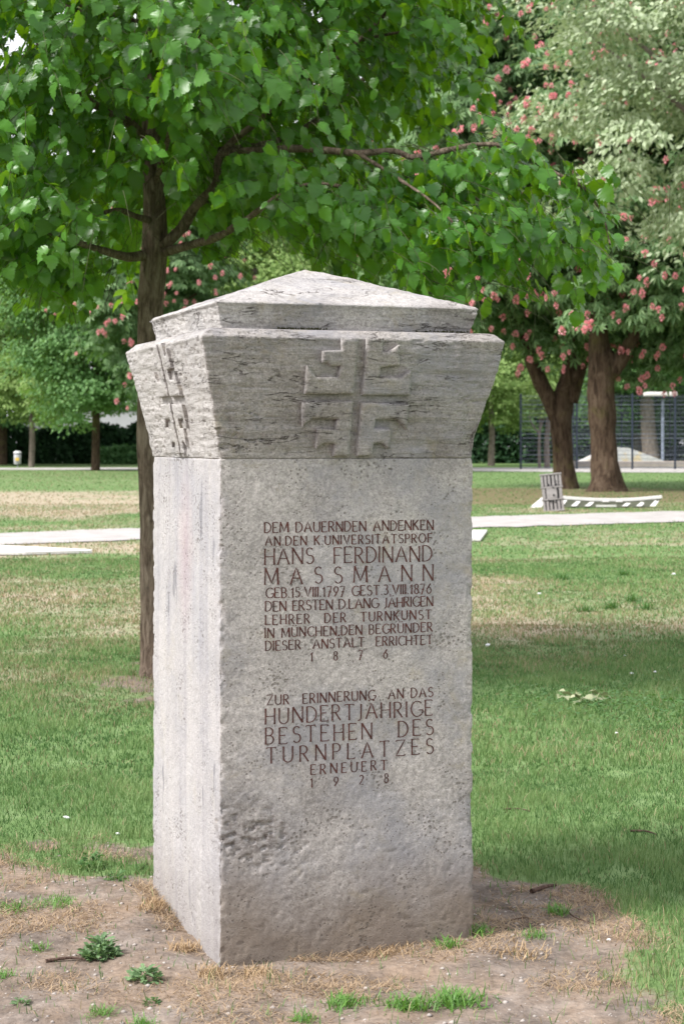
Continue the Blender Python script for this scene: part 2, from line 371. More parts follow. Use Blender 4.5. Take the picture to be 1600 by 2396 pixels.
# ------------------------------------------------------------------ the stele
ST = thing('memorial_stele', 'tall weathered stone memorial stele with flared head, cross emblem and dark red inscription', 'monument', (-.120, 5.907, 0), R(19.1))
HA, HB = .411, .437
def ring(a, b, r, spacing):
    """rounded rectangle, dense on front (-y) and left (-x) faces; returns pts, normals"""
    P = []; N = []
    def side(p0, p1, nrm, sp):
        n = max(2, int(round(math.dist(p0, p1) / sp)))
        for i in range(n): 
            t = i / n; P.append((p0[0] + (p1[0]-p0[0])*t, p0[1] + (p1[1]-p0[1])*t)); N.append(nrm)
    def corner(cx, cy, a0):
        for i in range(4):
            th = R(a0 + 90 * (i) / 4); P.append((cx + r*math.cos(th), cy + r*math.sin(th))); N.append((math.cos(th), math.sin(th)))
    side((-a + r, -b), (a - r, -b), (0, -1), spacing); corner(a - r, -b + r, -90)
    side((a, -b + r), (a, b - r), (1, 0), spacing * 5); corner(a - r, b - r, 0)
    side((a - r, b), (-a + r, b), (0, 1), spacing * 5); corner(-a + r, b - r, 90)
    side((-a, b - r), (-a, -b + r), (-1, 0), spacing * 1.5); corner(-a + r, -b + r, 180)
    return np.array(P), np.array(N)
def disp_stone(P, kind):
    x, y, z = P[:, 0], P[:, 1], P[:, 2]
    d = fbm(P * 5, 31, 3) * .0022
    edge = np.minimum(np.abs(np.abs(x) - HA), np.abs(np.abs(y) - HB))   # near a vertical arris both are small
    cor = np.maximum(np.abs(np.abs(x) - HA), np.abs(np.abs(y) - HB))
    chip = sstep(.05, .0, cor)
    if kind == 'shaft':
        txt = (np.abs(x) < .30) & (z > .48) & (z < 1.33) & (y < -HB + .02)
        d += fbm(P * 42, 33, 3) * np.where(txt, .0006, .0009)
        rough = sstep(.20, .04, np.hypot((x + .30) * .85, (z - .36 + .25 * (x + .3)) * 1.5) + fbm(P * 12, 40, 3) * .05) * (y < -HB + .05)
        d -= rough * (sstep(.25, .75, vnoise(P * np.array([52, 52, 70]), 44) + .5 * vnoise(P * 130, 45)) * .008 + np.abs(vnoise(P * 25, 46)) * .003 + .003)
        pit = np.clip(vnoise(P * 66, 50) - .42, 0, 1) * (.18 + .22 * sstep(.9, .1, z)) * np.where(txt, .25, 1)
        d -= pit * .011
        d -= sstep(.022, .0, cor) * np.clip(fbm(P * 34, 55, 3) + .10, 0, 1) * .009
        d += sstep(.16, 0, z) * fbm(P * 9, 60, 2) * .004
    else:
        L = fbm(P * np.array([5, 5, 46]), 70, 4)
        d += L * .0032 + fbm(P * 45, 73, 3) * .0014
        cr = np.abs(fbm(P * np.array([4, 4, 26]), 77, 3)); m = np.clip(fbm(P * 6, 78, 2) + .25, 0, 1)
        d -= sstep(.06, 0, cr) * m * .007
        pit = np.clip(vnoise(P * np.array([60, 60, 75]), 80) - .38, 0, 1) * np.where(x < -HA - .0, .9, .35); d -= pit * .014
        d -= chip * np.clip(fbm(P * 14, 85, 3) + .2, 0, 1) * .014
    return d
def block(name, levels, kind, mat, spacing, cap=True, r=.006):
    """levels: (z, extra half width); a stack of rounded rectangles"""
    zs = []; 
    P0, N0 = ring(HA, HB, r, spacing); n = len(P0); V = []
    for z, e, ezn in levels:
        base = np.column_stack([P0 + N0 * e + np.sign(P0) * 0, np.full(n, z)])
        if abs(e) > 1e-6:   # keep the plan a rectangle while it grows
            sx, sy = (HA + e) / HA, (HB + e) / HB
            base = np.column_stack([P0[:, 0] * sx, P0[:, 1] * sy, np.full(n, z)])
        d = disp_stone(base, kind) * ezn
        base[:, :2] += N0 * d[:, None]
        if kind == 'cap': base[:, 2] += fbm(base * np.array([9, 9, 9]), 91, 3) * .0018 * (z > 1.95)
        V.append(base)
    V = np.concatenate(V); m = len(levels)
    i = np.arange(m - 1)[:, None] * n; q = np.arange(n)[None]; q2 = (q + 1) % n
    F = np.stack([i + q, i + q2, i + n + q2, i + n + q], -1).reshape(-1, 4)
    Fl = [F]
    if cap:
        V = np.concatenate([V, [[0, 0, levels[-1][0] + (.002 if kind == 'cap' else 0)]]]); c = len(V) - 1; b = (m - 1) * n
        Fl.append(np.array([(b + a, b + (a + 1) % n, c) for a in range(n)]))
    me = mesh_np(name, V, Fl, mat, True)
    return obj(name, me, ST)
block('shaft', [(z, 0, 1) for z in np.arange(-.06, 1.499, .0042)] + [(1.4995, -.0008, 1), (1.5008, -.003, .5)], 'shaft', M_shaft, .0042)
CZ0, CZ1 = 1.503, 1.865
def flare(z): return .0785 * np.clip((z - CZ0) / (CZ1 - CZ0), 0, 1) ** 1.12
lv = [(1.5005, -.004, .5), (1.5018, -.0005, .8)]
lv += [(z, float(flare(z)) + .001, 1) for z in np.arange(CZ0 + .001, CZ1 - .003, .0042)]
lv += [(1.8655, .0765, 1), (1.8695, .071, 1), (1.875, .0655, 1), (1.881, .059, 1), (1.8865, .051, 1), (1.8895, .040, .8), (1.891, .02, .5), (1.892, -.05, .2)]
block('flared_head', lv, 'crown', M_crown, .0042)
lv = [(1.886, -.004, 1)] + [(z, -.004 + .020 * ((z - 1.886) / .086) ** 1.3, 1) for z in np.arange(1.889, 1.963, .004)] + [(1.966, .0175, 1), (1.970, .0155, 1), (1.974, .011, 1)]
for t in np.linspace(0.02, .985, 60): lv.append((1.974 + (2.121 - 1.974) * t, None, 1.0 - .6 * t))
def block_cap():
    P0, N0 = ring(HA, HB, .006, .0055); n = len(P0); V = []
    for z, e, k in lv:
        s = ((HA + e) / HA if e is not None else 1.022 * (2.121 - z) / (2.121 - 1.974))
        sy = ((HB + e) / HB if e is not None else s)
        b = np.column_stack([P0[:, 0] * s, P0[:, 1] * sy, np.full(n, z)])
        if e is not None: b[:, :2] += N0 * (disp_stone(b, 'crown') * 1.1)[:, None]
        else: b[:, 2] += (fbm(b * 9, 91, 3) * .0035 + fbm(b * np.array([40, 40, 90]), 93, 3) * .002) * min(1, (z - 1.97) / .01)
        V.append(b)
    V = np.concatenate(V + [[[0, 0, 2.119]]]); m = len(lv)
    i = np.arange(m - 1)[:, None] * n; q = np.arange(n)[None]; q2 = (q + 1) % n
    F = np.stack([i + q, i + q2, i + n + q2, i + n + q], -1).reshape(-1, 4); c = len(V) - 1; b = (m - 1) * n
    obj('cap_stone', mesh_np('cap_stone', V, [F, np.array([(b + a, b + (a + 1) % n, c) for a in range(n)])], M_cap, True), ST)
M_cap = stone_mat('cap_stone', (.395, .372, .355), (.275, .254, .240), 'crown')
block_cap()
# moss in the joint under the cap
mv = []; mf = []
for i in range(420):
    x = -.38 + .78 * rng.random() ** 1.3; z = 1.8915 + rng.random() * .006; s = .0016 + .0035 * rng.random()
    if fbm(np.array([[x * 7, 0, 0]]), 5, 2)[0] < -.1: continue
    b = len(mv); y = -HB - .0 - rng.random() * .008
    mv += [(x - s, y, z - .002), (x + s, y, z - .002), (x, y - s, z), (x, y + s * .5, z + s)]; mf += [(b, b+1, b+2), (b, b+2, b+3), (b+2, b+1, b+3), (b, b+3, b+1)]
tag(obj('moss', mesh_np('moss', np.array(mv), np.array(mf), plain('moss', (.035, .035, .012), .95, .5, 60)), ST), kind='stuff')

# emblem: four raised letters F turned into a cross, outlines in metres on the face
FS = [[(-0.0558,1.8643),(-0.0062,1.8653),(-0.0058,1.6972),(-0.1618,1.6959),(-0.1603,1.78),(-0.1502,1.7656),(-0.1293,1.7463),(-0.0591,1.7472),(-0.0539,1.7803),(-0.0827,1.7811),(-0.0938,1.7895),(-0.1132,1.7892),(-0.1136,1.8257),(-0.054,1.8279)],
 [(0.024,1.8659),(0.0727,1.8668),(0.0764,1.8252),(0.0975,1.8255),(0.1301,1.847),(0.1333,1.7841),(0.0752,1.7784),(0.073,1.7487),(0.1446,1.7471),(0.1745,1.7723),(0.1788,1.6951),(0.0214,1.6938)],
 [(-0.1654,1.6738),(-0.0061,1.675),(-0.0078,1.5086),(-0.058,1.5087),(-0.0549,1.5456),(-0.0918,1.5469),(-0.1144,1.5307),(-0.1142,1.5915),(-0.0553,1.5917),(-0.0548,1.6214),(-0.1332,1.6223),(-0.1615,1.5976)],
 [(0.0206,1.6715),(0.1758,1.6676),(0.174,1.5897),(0.1473,1.621),(0.0697,1.6207),(0.0691,1.5932),(0.1227,1.5921),(0.1256,1.5317),(0.116,1.5342),(0.0962,1.5494),(0.0697,1.5456),(0.0679,1.5092),(0.0188,1.5083)]]
from mathutils.geometry import tessellate_polygon
def inside(poly, x, z):
    c = np.zeros(len(x), bool); j = len(poly) - 1
    for i in range(len(poly)):
        xi, zi = poly[i]; xj, zj = poly[j]
        c ^= ((zi > z) != (zj > z)) & (x < (xj - xi) * (z - zi) / (zj - zi + 1e-12) + xi); j = i
    return c
def relief_grid(poly, face, depth):
    """a small height field of the raised letter, clipped to its outline, with worn surface and side walls"""
    # outline resampled, then front surface triangulated on a grid
    import mathutils
    pts = []
    for i in range(len(poly)):
        a, b = Vector(poly[i]), Vector(poly[(i + 1) % len(poly)]); n = max(1, int((b - a).length / .007))
        for q in range(n):
            c = a + (b - a) * (q / n); w = fbm(np.array([[c.x * 60, 0, c.y * 60]]), 7, 2)[0] * .0016; pts.append((c.x + w, c.y + w * .7))
    g = .006; xs_ = np.arange(min(p[0] for p in pts), max(p[0] for p in pts), g); zs_ = np.arange(min(p[1] for p in pts), max(p[1] for p in pts), g)
    X, Z = np.meshgrid(xs_, zs_); X = X.ravel(); Z = Z.ravel(); ok = inside(pts, X, Z)
    PA = np.array(pts)
    X, Z = X[ok], Z[ok]
    dd = np.sqrt(((np.stack([X, Z], -1)[:, None] - PA[None]) ** 2).sum(-1)).min(1); X, Z = X[dd > g * .6], Z[dd > g * .6]
    allp = [Vector(p) for p in pts] + [Vector((a, b)) for a, b in zip(X, Z)]; n = len(pts)
    vo, _, fo, *_ = mathutils.geometry.delaunay_2d_cdt(allp, [], [list(range(n))], 1, 1e-6)
    xv = np.array([v.x for v in vo]); zv = np.array([v.y for v in vo])
    def place(x, z, off):
        f_ = flare(z)
        if face == 'front': return np.stack([x, -HB - f_ - off, z], -1)
        return np.stack([-HA - f_ - off, -x, z], -1)
    P = place(xv, zv, 0 * xv)
    dedge = np.sqrt(((np.stack([xv, zv], -1)[:, None] - PA[None]) ** 2).sum(-1)).min(1)
    off = depth * (.82 + .18 * sstep(0, .006, dedge)) + fbm(P * np.array([14, 14, 50]), 101, 3) * .0014 + fbm(P * 70, 102, 2) * .001 + fbm(P * 11, 103, 2) * .001
    top = place(xv, zv, np.maximum(off, .001)); bot = place(PA[:, 0], PA[:, 1], np.full(n, -.012))
    nv = len(vo); V = np.concatenate([top, bot]); T = []
    for f in fo: T.append(tuple(f))
    W = [(i, (i + 1) % n, nv + (i + 1) % n, nv + i) for i in range(n)]
    if face == 'front': T = [t[::1] for t in T]
    return V, [np.array([t for t in T if len(t) == 3]), np.array(W)]
import bmesh
for face, dp in (('front', .021), ('side', .013)):
    for poly in FS:
        po = poly if face == 'front' else [(x * .82 + .0, CZ0 + .004 + (z - CZ0) * .985) for x, z in poly]
        V, Fl = relief_grid(po, face, dp)
        me = mesh_np('emblem_letter', V, Fl, M_crown, False)
        bm = bmesh.new(); bm.from_mesh(me); bmesh.ops.recalc_face_normals(bm, faces=bm.faces); 
        for f in bm.faces: f.smooth = len(f.verts) == 3
        bm.to_mesh(me); bm.free()
        o = obj('emblem_letter', me, ST)
        if face == 'side': o['label'] = 'worn raised letter of the cross emblem on the narrow side face'

# inscription, drawn with a chisel-like stroke alphabet
def arc(cx, cy, rx, ry, a0, a1, n=10):
    return [(cx + rx * math.cos(R(a0 + (a1 - a0) * i / n)), cy + ry * math.sin(R(a0 + (a1 - a0) * i / n))) for i in range(n + 1)]
S_ = arc(.24, .76, .21, .235, 35, 250, 10) + arc(.25, .27, .24, .265, 75, -145, 11)
G = {
 'A': (.74, [[(0, 0), (.36, 1), (.74, 0)], [(.14, .36), (.60, .36)]]),
 'B': (.50, [[(0, 0), (0, 1)], [(0, 1)] + arc(.22, .76, .23, .24, 90, -90, 8) + [(0, .52)], [(.2, .52)] + arc(.24, .26, .26, .26, 90, -90, 8) + [(0, 0)]]),
 'C': (.64, [arc(.42, .5, .42, .5, 48, 312, 14)]),
 'D': (.62, [[(0, 0), (0, 1)], [(0, 1)] + arc(.16, .5, .46, .5, 90, -90, 12) + [(0, 0)]]),
 'E': (.48, [[(0, 0), (0, 1)], [(0, 1), (.46, 1), (.46, .93)], [(0, .52), (.38, .52)], [(0, 0), (.48, 0), (.48, .08)]]),
 'F': (.46, [[(0, 0), (0, 1)], [(0, 1), (.46, 1), (.46, .93)], [(0, .52), (.38, .52)]]),
 'G': (.68, [arc(.42, .5, .42, .5, 48, 335, 14) + [(.80, .28), (.80, .42)], [(.52, .42), (.84, .42)]]),
 'H': (.60, [[(0, 0), (0, 1)], [(.60, 0), (.60, 1)], [(0, .5), (.60, .5)]]),
 'I': (.02, [[(0, 0), (0, 1)]]),
 'J': (.24, [[(.2, 1), (.2, .08), (.12, -.04), (-.02, -.08)]]),
 'K': (.56, [[(0, 0), (0, 1)], [(.52, 1), (.02, .46)], [(.15, .58), (.56, 0)]]),
 'L': (.46, [[(0, 1), (0, 0)], [(0, 0), (.46, 0), (.46, .08)]]),
 'M': (.84, [[(0, 0), (.05, 1)], [(.05, 1), (.42, .08), (.79, 1)], [(.79, 1), (.84, 0)]]),
 'N': (.64, [[(0, 0), (0, 1)], [(0, 1), (.64, 0)], [(.64, 0), (.64, 1)]]),
 'O': (.80, [arc(.40, .5, .40, .5, 0, 360, 20)]),
 'P': (.48, [[(0, 0), (0, 1)], [(0, 1)] + arc(.22, .74, .25, .26, 90, -90, 8) + [(0, .48)]]),
 'R': (.54, [[(0, 0), (0, 1)], [(0, 1)] + arc(.22, .75, .24, .25, 90, -90, 8) + [(0, .50)], [(.20, .50), (.54, 0)]]),
 'S': (.48, [S_]),
 'T': (.60, [[(.30, 0), (.30, 1)], [(0, .93), (0, 1), (.60, 1), (.60, .93)]]),
 'U': (.60, [[(0, 1), (0, .32)] + arc(.30, .30, .30, .30, 180, 360, 10) + [(.60, 1)]]),
 'V': (.66, [[(0, 1), (.34, 0), (.66, 1)]]),
 'Z': (.60, [[(.02, .92), (.02, 1), (.60, 1), (0, 0), (.60, 0), (.60, .08)]]),
 '.': (.06, [[(0, 0), (.06, .06)]]), ',': (.06, [[(.05, .08), (0, -.10)]]),
 '1': (.22, [[(0, .80), (.16, 1), (.16, 0)]]),
 '2': (.46, [arc(.22, .74, .21, .26, 150, -20, 9) + [(0, 0), (.46, 0)]]),
 '3': (.44, [arc(.20, .78, .19, .22, 150, -90, 9), arc(.19, .28, .24, .28, 90, -140, 10)]),
 '5': (.44, [[(.40, 1), (.08, 1), (.05, .55)] + arc(.18, .30, .24, .30, 110, -140, 10)]),
 '6': (.46, [[(.40, 1)] + arc(.23, .30, .23, .32, 155, 515, 14)]),
 '7': (.48, [[(0, .92), (0, 1), (.46, 1), (.12, -.08)], [(.12, .46), (.42, .46)]]),
 '8': (.44, [arc(.22, .76, .18, .24, 0, 360, 12), arc(.22, .26, .22, .26, 0, 360, 12)]),
 '9': (.46, [arc(.23, .70, .22, .29, -25, 335, 14)[::-1] + [(.08, 0)]]),
}
def dots(w): return [[(w / 2 - .15, 1.12), (w / 2 - .15, 1.21)], [(w / 2 + .15, 1.12), (w / 2 + .15, 1.21)]]
G['Ä'] = (G['A'][0], G['A'][1] + dots(.72)); G['Ü'] = (G['U'][0], G['U'][1] + dots(.60))
def inscribe(text, x0, x1, z0, cap, k):
    total = 0; n = 0; W = []
    for ch in text:
        if ch == ' ': W.append(None); continue
        W.append(G[ch][0])
    cw = sum((w if w is not None else .34) for w in W)
    gap = ((x1 - x0) / cap - cw) / (len(text) - 1); squeeze = 1.0
    if gap < .13: squeeze = ((x1 - x0) / cap - .13 * (len(text) - 1)) / cw; gap = .13
    x = 0.0; th = (.0013 + .015 * cap) / cap; ns = 0; line = obj('inscription_line', None, ST)
    for ch, w in zip(text, W):
        if w is None: x += .34 * squeeze + gap; continue
        jz = random.uniform(-.025, .025); V = []; Fq = []
        for st in G[ch][1]:
            st = [(x + a * squeeze, b + jz) for a, b in st]
            strokes = [st]
            if ch not in '.,' and len(st) <= 3:
                for (e, o_) in ((st[0], st[1]), (st[-1], st[-2])):
                    if abs(e[1] - o_[1]) > .5 and (e[1] < .1 or e[1] > .9) and not (ch in 'AVMN' and False): strokes.append([(e[0] - .075, e[1]), (e[0] + .075, e[1])])
            for si, s in enumerate(strokes):
                q = []
                for i in range(len(s) - 1):
                    a, b = s[i], s[i + 1]; m = max(1, int(math.dist(a, b) * cap / .012))
                    q += [(a[0] + (b[0]-a[0])*t/m, a[1] + (b[1]-a[1])*t/m) for t in range(m)]
                q.append(s[-1]); q = np.array(q); T = np.gradient(q, axis=0); T /= np.linalg.norm(T, axis=1)[:, None] + 1e-9
                Nn = np.stack([-T[:, 1], T[:, 0]], -1)
                slope = abs(T[:, 1:2]); wdt = th * (.55 + .55 * slope) * (.62 if si else 1)
                if len(s) == 2 and ch in 'NAVM' : wdt = wdt * (1.25 if (s[1][0] - s[0][0]) * (s[1][1] - s[0][1]) < 0 else .9)
                ends = np.ones(len(q)); ends[0] = ends[-1] = 1.25 if not si else .8
                wdt = wdt * ends[:, None]
                b = len(V); ns += 1
                for A_, sg in ((q + Nn * wdt, 0), (q - Nn * wdt, 1)):
                    for c in A_: V.append((x0 + c[0] * cap, z0 + c[1] * cap, ns))
                m = len(q); Fq += [(b + i, b + m + i, b + m + i + 1, b + i + 1) for i in range(m - 1)]
        x += w * squeeze + gap
        V = np.array(V); P = np.stack([V[:, 0], np.full(len(V), -HB), V[:, 1]], -1)
        P[:, 1] -= disp_stone(P, 'shaft') + .0008 + V[:, 2] % 7 * .00004
        obj('letter', mesh_np('letter', P, np.array(Fq), M_paint), line)
LINES = [("DEM DAUERNDEN ANDENKEN", -.2703, .2757, 1.2780, .0308), ("AN.DEN K.UNIVERSITÄTSPROF.", -.2683, .2813, 1.2386, .0278),
 ("HANS  FERDINAND", -.2695, .2706, 1.1807, .0483), ("MASSMANN", -.2703, .2749, 1.1202, .0501), ("GEB.15.VIII.1797 GEST.3.VIII.1876", -.2663, .2684, 1.0803, .0301),
 ("DEN ERSTEN D.LANG JÄHRIGEN", -.2683, .2740, 1.0406, .0301), ("LEHRER  DER  TURNKUNST", -.2683, .2684, 1.0005, .0290), ("IN MÜNCHEN,DEN BEGRÜNDER", -.2695, .2727, .9608, .0290),
 ("DIESER  ANSTALT  ERRICHTET", -.2683, .2727, .9222, .0289), ("1   8   7   6", -.1255, .1238, .8837, .0272), ("ZUR  ERINNERUNG  AN DAS", -.2635, .2749, .7576, .0297),
 ("HUNDERTJÄHRIGE", -.2683, .2727, .6999, .0475), ("BESTEHEN  DES", -.2675, .2757, .6393, .0490), ("TURNPLATZES", -.2647, .2757, .5813, .0478),
 ("ERNEUERT", -.1242, .1217, .5395, .0304), ("1   9   2   8", -.1255, .1268, .4999, .0280)]
for k, a in enumerate(LINES): inscribe(*a, k)

# ------------------------------------------------------------------ foliage machinery
def frames(d, n):
    d = d / np.linalg.norm(d, axis=1)[:, None]; n = n - (n * d).sum(1)[:, None] * d; n /= np.linalg.norm(n, axis=1)[:, None] + 1e-9
    s = np.cross(d, n); return np.stack([s, d, n], 2)      # columns
def scatter(tv, tf, pos, d, n, size):
    """copies of a template (x side, y along, z normal) -> V, F"""
    Rm = frames(d, n); V = np.einsum('nij,vj->nvi', Rm, tv) * size[:, None, None] + pos[:, None, :]
    k = len(tv); F = (tf[None] + (np.arange(len(pos)) * k)[:, None, None]).reshape(-1, tf.shape[1])
    return V.reshape(-1, 3), F
def hazel_template(seed):
    r = random.Random(seed); half = [(.0, .0), (.18, -.07), (.34, .0), (.40, .13), (.47, .17), (.46, .30), (.53, .37), (.44, .43), (.48, .56), (.36, .60), (.37, .72), (.26, .74), (.24, .86), (.12, .89), (0, 1.12)]; curl = r.uniform(.5, 2.2); fold = r.uniform(.4, 2.6)
    mid = [0, .2, .4, .6, .8, 1.08]; V = []; F = []
    mz = [0, .02, .02 * curl, 0, -.05 * curl, -.14 * curl]
    for y, z in zip(mid, mz): V.append((0, y, z))
    for sg in (-1, 1):
        b = len(V)
        for (x, y) in half[1:-1]: V.append((sg * x * r.uniform(.9, 1.05), y, .07 * fold * (x / .5) - .10 * curl * y * y + r.uniform(-.03, .03)))
        edge = [0] + list(range(b, b + len(half) - 2)) + [5]
        # strip between the midrib and the outline
        mi = 0
        for i in range(len(edge) - 1):
            ye = V[edge[i + 1]][1]
            F.append((mi, edge[i], edge[i + 1]) if sg > 0 else (mi, edge[i + 1], edge[i]))
            while mi < 5 and mid[mi + 1] <= ye + .05:
                if edge[i + 1] != 5 or mi + 1 != 5: F.append((mi, edge[i + 1], mi + 1) if sg > 0 else (mi, mi + 1, edge[i + 1]))
                mi += 1
    F = [f for f in F if len(set(f)) == 3]
    return np.array(V), np.array(F)
HT = [hazel_template(s) for s in range(7)]

# ------------------------------------------------------------------ the young hazel tree behind the stele
TX, TY = -1.225, 11.8
hz = thing('hazel_tree', 'young tree with slim brown trunk and broad toothed green leaves behind the stele', 'tree', (0, 0, 0))
def S2W(px, py, d):  # helper for branch layout only: full-picture coordinates (1568 wide) at depth d
    return ((px * 1.0204 - 800) / 4200 * d, d, 1.55 + (1035 - py * 1.0204) / 4200 * d)
tr = smooth_path([(TX + .0, TY, -.05), (TX + .0, TY, .1), (TX - .02, TY, .8), (TX - .04, TY, 1.7), (TX - .03, TY, 2.5), (TX + .0, TY, 3.0), (TX - .03, TY, 3.6), (TX - .02, TY + .05, 4.3), (TX + .03, TY, 5.2), (TX, TY, 6.2)], 10)
zt = np.array([q[2] for q in tr]); rt = np.interp(zt, [-.05, .08, .5, 1.7, 2.75, 2.95, 3.4, 4.3, 6.2], [.125, .098, .080, .079, .084, .080, .066, .045, .010])
V, F = tube_arrays(tr, rt, 28, .010, 3, 16); obj('trunk', mesh_np('trunk', V, F, M_bark, True), hz)
BR = [
 ([(330, 585, 11.75), (290, 588, 11.6), (230, 572, 11.3), (180, 556, 11.1), (128, 540, 10.9), (60, 500, 10.7)], .036),
 ([(375, 578, 11.75), (440, 560, 11.5), (500, 542, 11.2), (570, 498, 10.9), (640, 450, 10.6), (720, 420, 10.3), (800, 430, 10.1)], .032),
 ([(370, 565, 11.75), (415, 525, 11.7), (450, 470, 11.6), (495, 420, 11.5), (508, 350, 11.5), (600, 270, 11.4), (700, 190, 11.3), (830, 85, 11.2), (910, 0, 11.1)], .040),
 ([(506, 352, 11.5), (600, 343, 11.3), (700, 340, 11.1), (820, 350, 10.9), (900, 345, 10.8), (950, 360, 10.7), (1020, 345, 10.6), (1100, 330, 10.6), (1180, 340, 10.5), (1250, 385, 10.5), (1330, 425, 10.4), (1380, 490, 10.4), (1398, 560, 10.3)], .026),
 ([(345, 505, 11.75), (310, 495, 11.6), (270, 480, 11.4), (215, 490, 11.2), (150, 470, 11.0)], .024),
 ([(345, 330, 11.75), (300, 280, 11.6), (240, 252, 11.4), (185, 210, 11.1), (130, 170, 10.8), (80, 90, 10.6)], .030),
 ([(350, 280, 11.8), (320, 200, 12.0), (290, 120, 12.2), (280, 0, 12.4), (260, -120, 12.6)], .026),
 ([(505, 345, 11.5), (640, 320, 11.9), (760, 250, 12.3), (860, 150, 12.6), (940, 40, 12.9), (1000, -60, 13)], .026),
 ([(450, 470, 11.6), (560, 430, 12.1), (700, 400, 12.6), (850, 420, 13.0), (980, 470, 13.2)], .022),
 ([(300, 290, 11.8), (200, 240, 11.4), (90, 232, 11.0), (-40, 250, 10.8)], .014),
 ([(820, 350, 10.9), (900, 400, 10.5), (1000, 470, 10.2), (1080, 560, 10.1), (1120, 620, 10.0)], .013),
 ([(950, 360, 10.7), (1040, 420, 10.8), (1150, 500, 11.0), (1200, 590, 11.1)], .012),
]
br_pts = []
for pts, r0 in BR:
    P = smooth_path([S2W(*q) for q in pts], 5); n = len(P)
    V, F = tube_arrays(P, np.linspace(r0, r0 * .22, n), 10, .004, 5, 18); obj('branch', mesh_np('branch', V, F, M_bark, True), hz)
    br_pts += [np.array(P[i]) for i in range(n // 4, n)]
for k in range(16):    # limbs reaching back and upward
    a = random.uniform(0, 2 * math.pi); z0 = random.uniform(3.0, 5.4); L = random.uniform(1.5, 2.5) * (1.1 - (z0 - 3) * .22)
    P = smooth_path([(TX, TY, z0), (TX + math.cos(a) * L * .35, TY + math.sin(a) * L * .35, z0 + .2), (TX + math.cos(a) * L * .7, TY + math.sin(a) * L * .7, z0 + .45), (TX + math.cos(a) * L, TY + math.sin(a) * L, z0 + .5)], 4)
    V, F = tube_arrays(P, np.linspace(.022, .006, len(P)), 7); obj('branch', mesh_np('branch', V, F, M_bark, True), hz)
    br_pts += [np.array(q) for q in P[3:]]
# bough centres fill the crown
def crown_ok(x, y, z, slack=0.0):
    dx, dy = x - TX, y - TY; r = np.hypot(dx, dy)
    Rm = np.interp(z, [3.3, 4.22, 4.8, 6.6], [2.2, 2.1, 1.95, 1.0]) + np.where(dx > 1.1, np.interp(z, [4.2, 4.4, 5], [0, .7, .6]), 0) + .22 * np.sin(np.arctan2(dy, dx) * 7 + z * 3)
    arm = (x > .3) & (x < 1.56) & (z < 3.42 - .40 * (x - .6)) & (y > 9.7) & (y < 11.2)
    zb = 2.42 - .08 * (x < -1.5) + .46 * np.exp(-((x + .50) / .45) ** 2) + .62 * np.exp(-((x + 1.2) / .24) ** 2) + .13 * np.sin(x * 7 + y * 2) + .12 * np.clip(x - .9, 0, .5) - 1.3 * np.clip(x - 1.30, 0, .25)
    zb = zb + np.clip(y - 10.2, 0, 3) * .09
    return ((r < Rm + slack) | arm) & (z > zb - slack) & (z < 6.6)
cand = np.column_stack([rng.uniform(TX - 3.2, TX + 3.3, 30000), rng.uniform(TY - 3.1, TY + 2.7, 30000), rng.uniform(2.2, 6.6, 30000)])
cand = cand[crown_ok(*cand.T)]
keep = rng.random(len(cand)) < np.where(cand[:, 2] > 4.7, .50, 1); cand = cand[keep]
thin = (np.abs(cand[:, 0] + .95) < .95) & (cand[:, 2] < 3.25) & (cand[:, 1] < TY); cand = cand[~thin | (rng.random(len(cand)) < .42)]
boughs = cand[:410]
spr = []; 
for b in boughs:
    m = 8
    q = b + rng.normal(0, 1, (m, 3)) * np.array([.27, .27, .13]); spr.append(q)
spr = np.concatenate(spr); spr = spr[crown_ok(*spr.T, slack=.10)]
# foliage that sits along the modelled branches
ex = np.array([b + rng.normal(0, .12, 3) + [0, 0, -.03] for b in br_pts for _ in range(2)]); spr = np.concatenate([spr, ex])
lp, ld, ln, ls = [], [], [], []; tw = MB()
bp = np.array(br_pts)
for s in spr:
    out = np.array([s[0] - TX, s[1] - TY, 0]); out /= np.linalg.norm(out) + .2
    d = out * .8 + rng.normal(0, .45, 3); d[2] = rng.uniform(-.75, .05); d /= np.linalg.norm(d)
    L = rng.uniform(.18, .36); nn = rng.integers(5, 9)
    P = [s + d * L * t + np.array([0, 0, -.10 * t * t]) for t in np.linspace(0, 1, 5)]
    tw.tube([tuple(q) for q in P], [.0022, .002, .0018, .0014, .0008], 3, caps=False)
    for j in range(nn):
        t = (j + .6) / nn; q = s + d * L * t + np.array([0, 0, -.10 * t * t]); sd = np.cross(d, [0, 0, 1]) * (1 if j % 2 else -1)
        dd = d * .35 + sd * rng.uniform(.2, .8) + np.array([0, 0, -rng.uniform(.35, 1.25)]) + rng.normal(0, .18, 3)
        nrm = np.array([0, 0, 1.0]) * rng.uniform(.1, 1.3) + out * .7 + rng.normal(0, .55, 3)
        lp.append(q + dd / np.linalg.norm(dd) * .02); ld.append(dd); ln.append(nrm); ls.append(rng.uniform(.050, .108) * (1.08 if t > .6 else .95))
lp, ld, ln, ls = map(np.array, (lp, ld, ln, ls)); k_ = crown_ok(*(lp + [0, 0, -.06]).T, slack=.05); lp, ld, ln, ls = lp[k_], ld[k_], ln[k_], ls[k_]
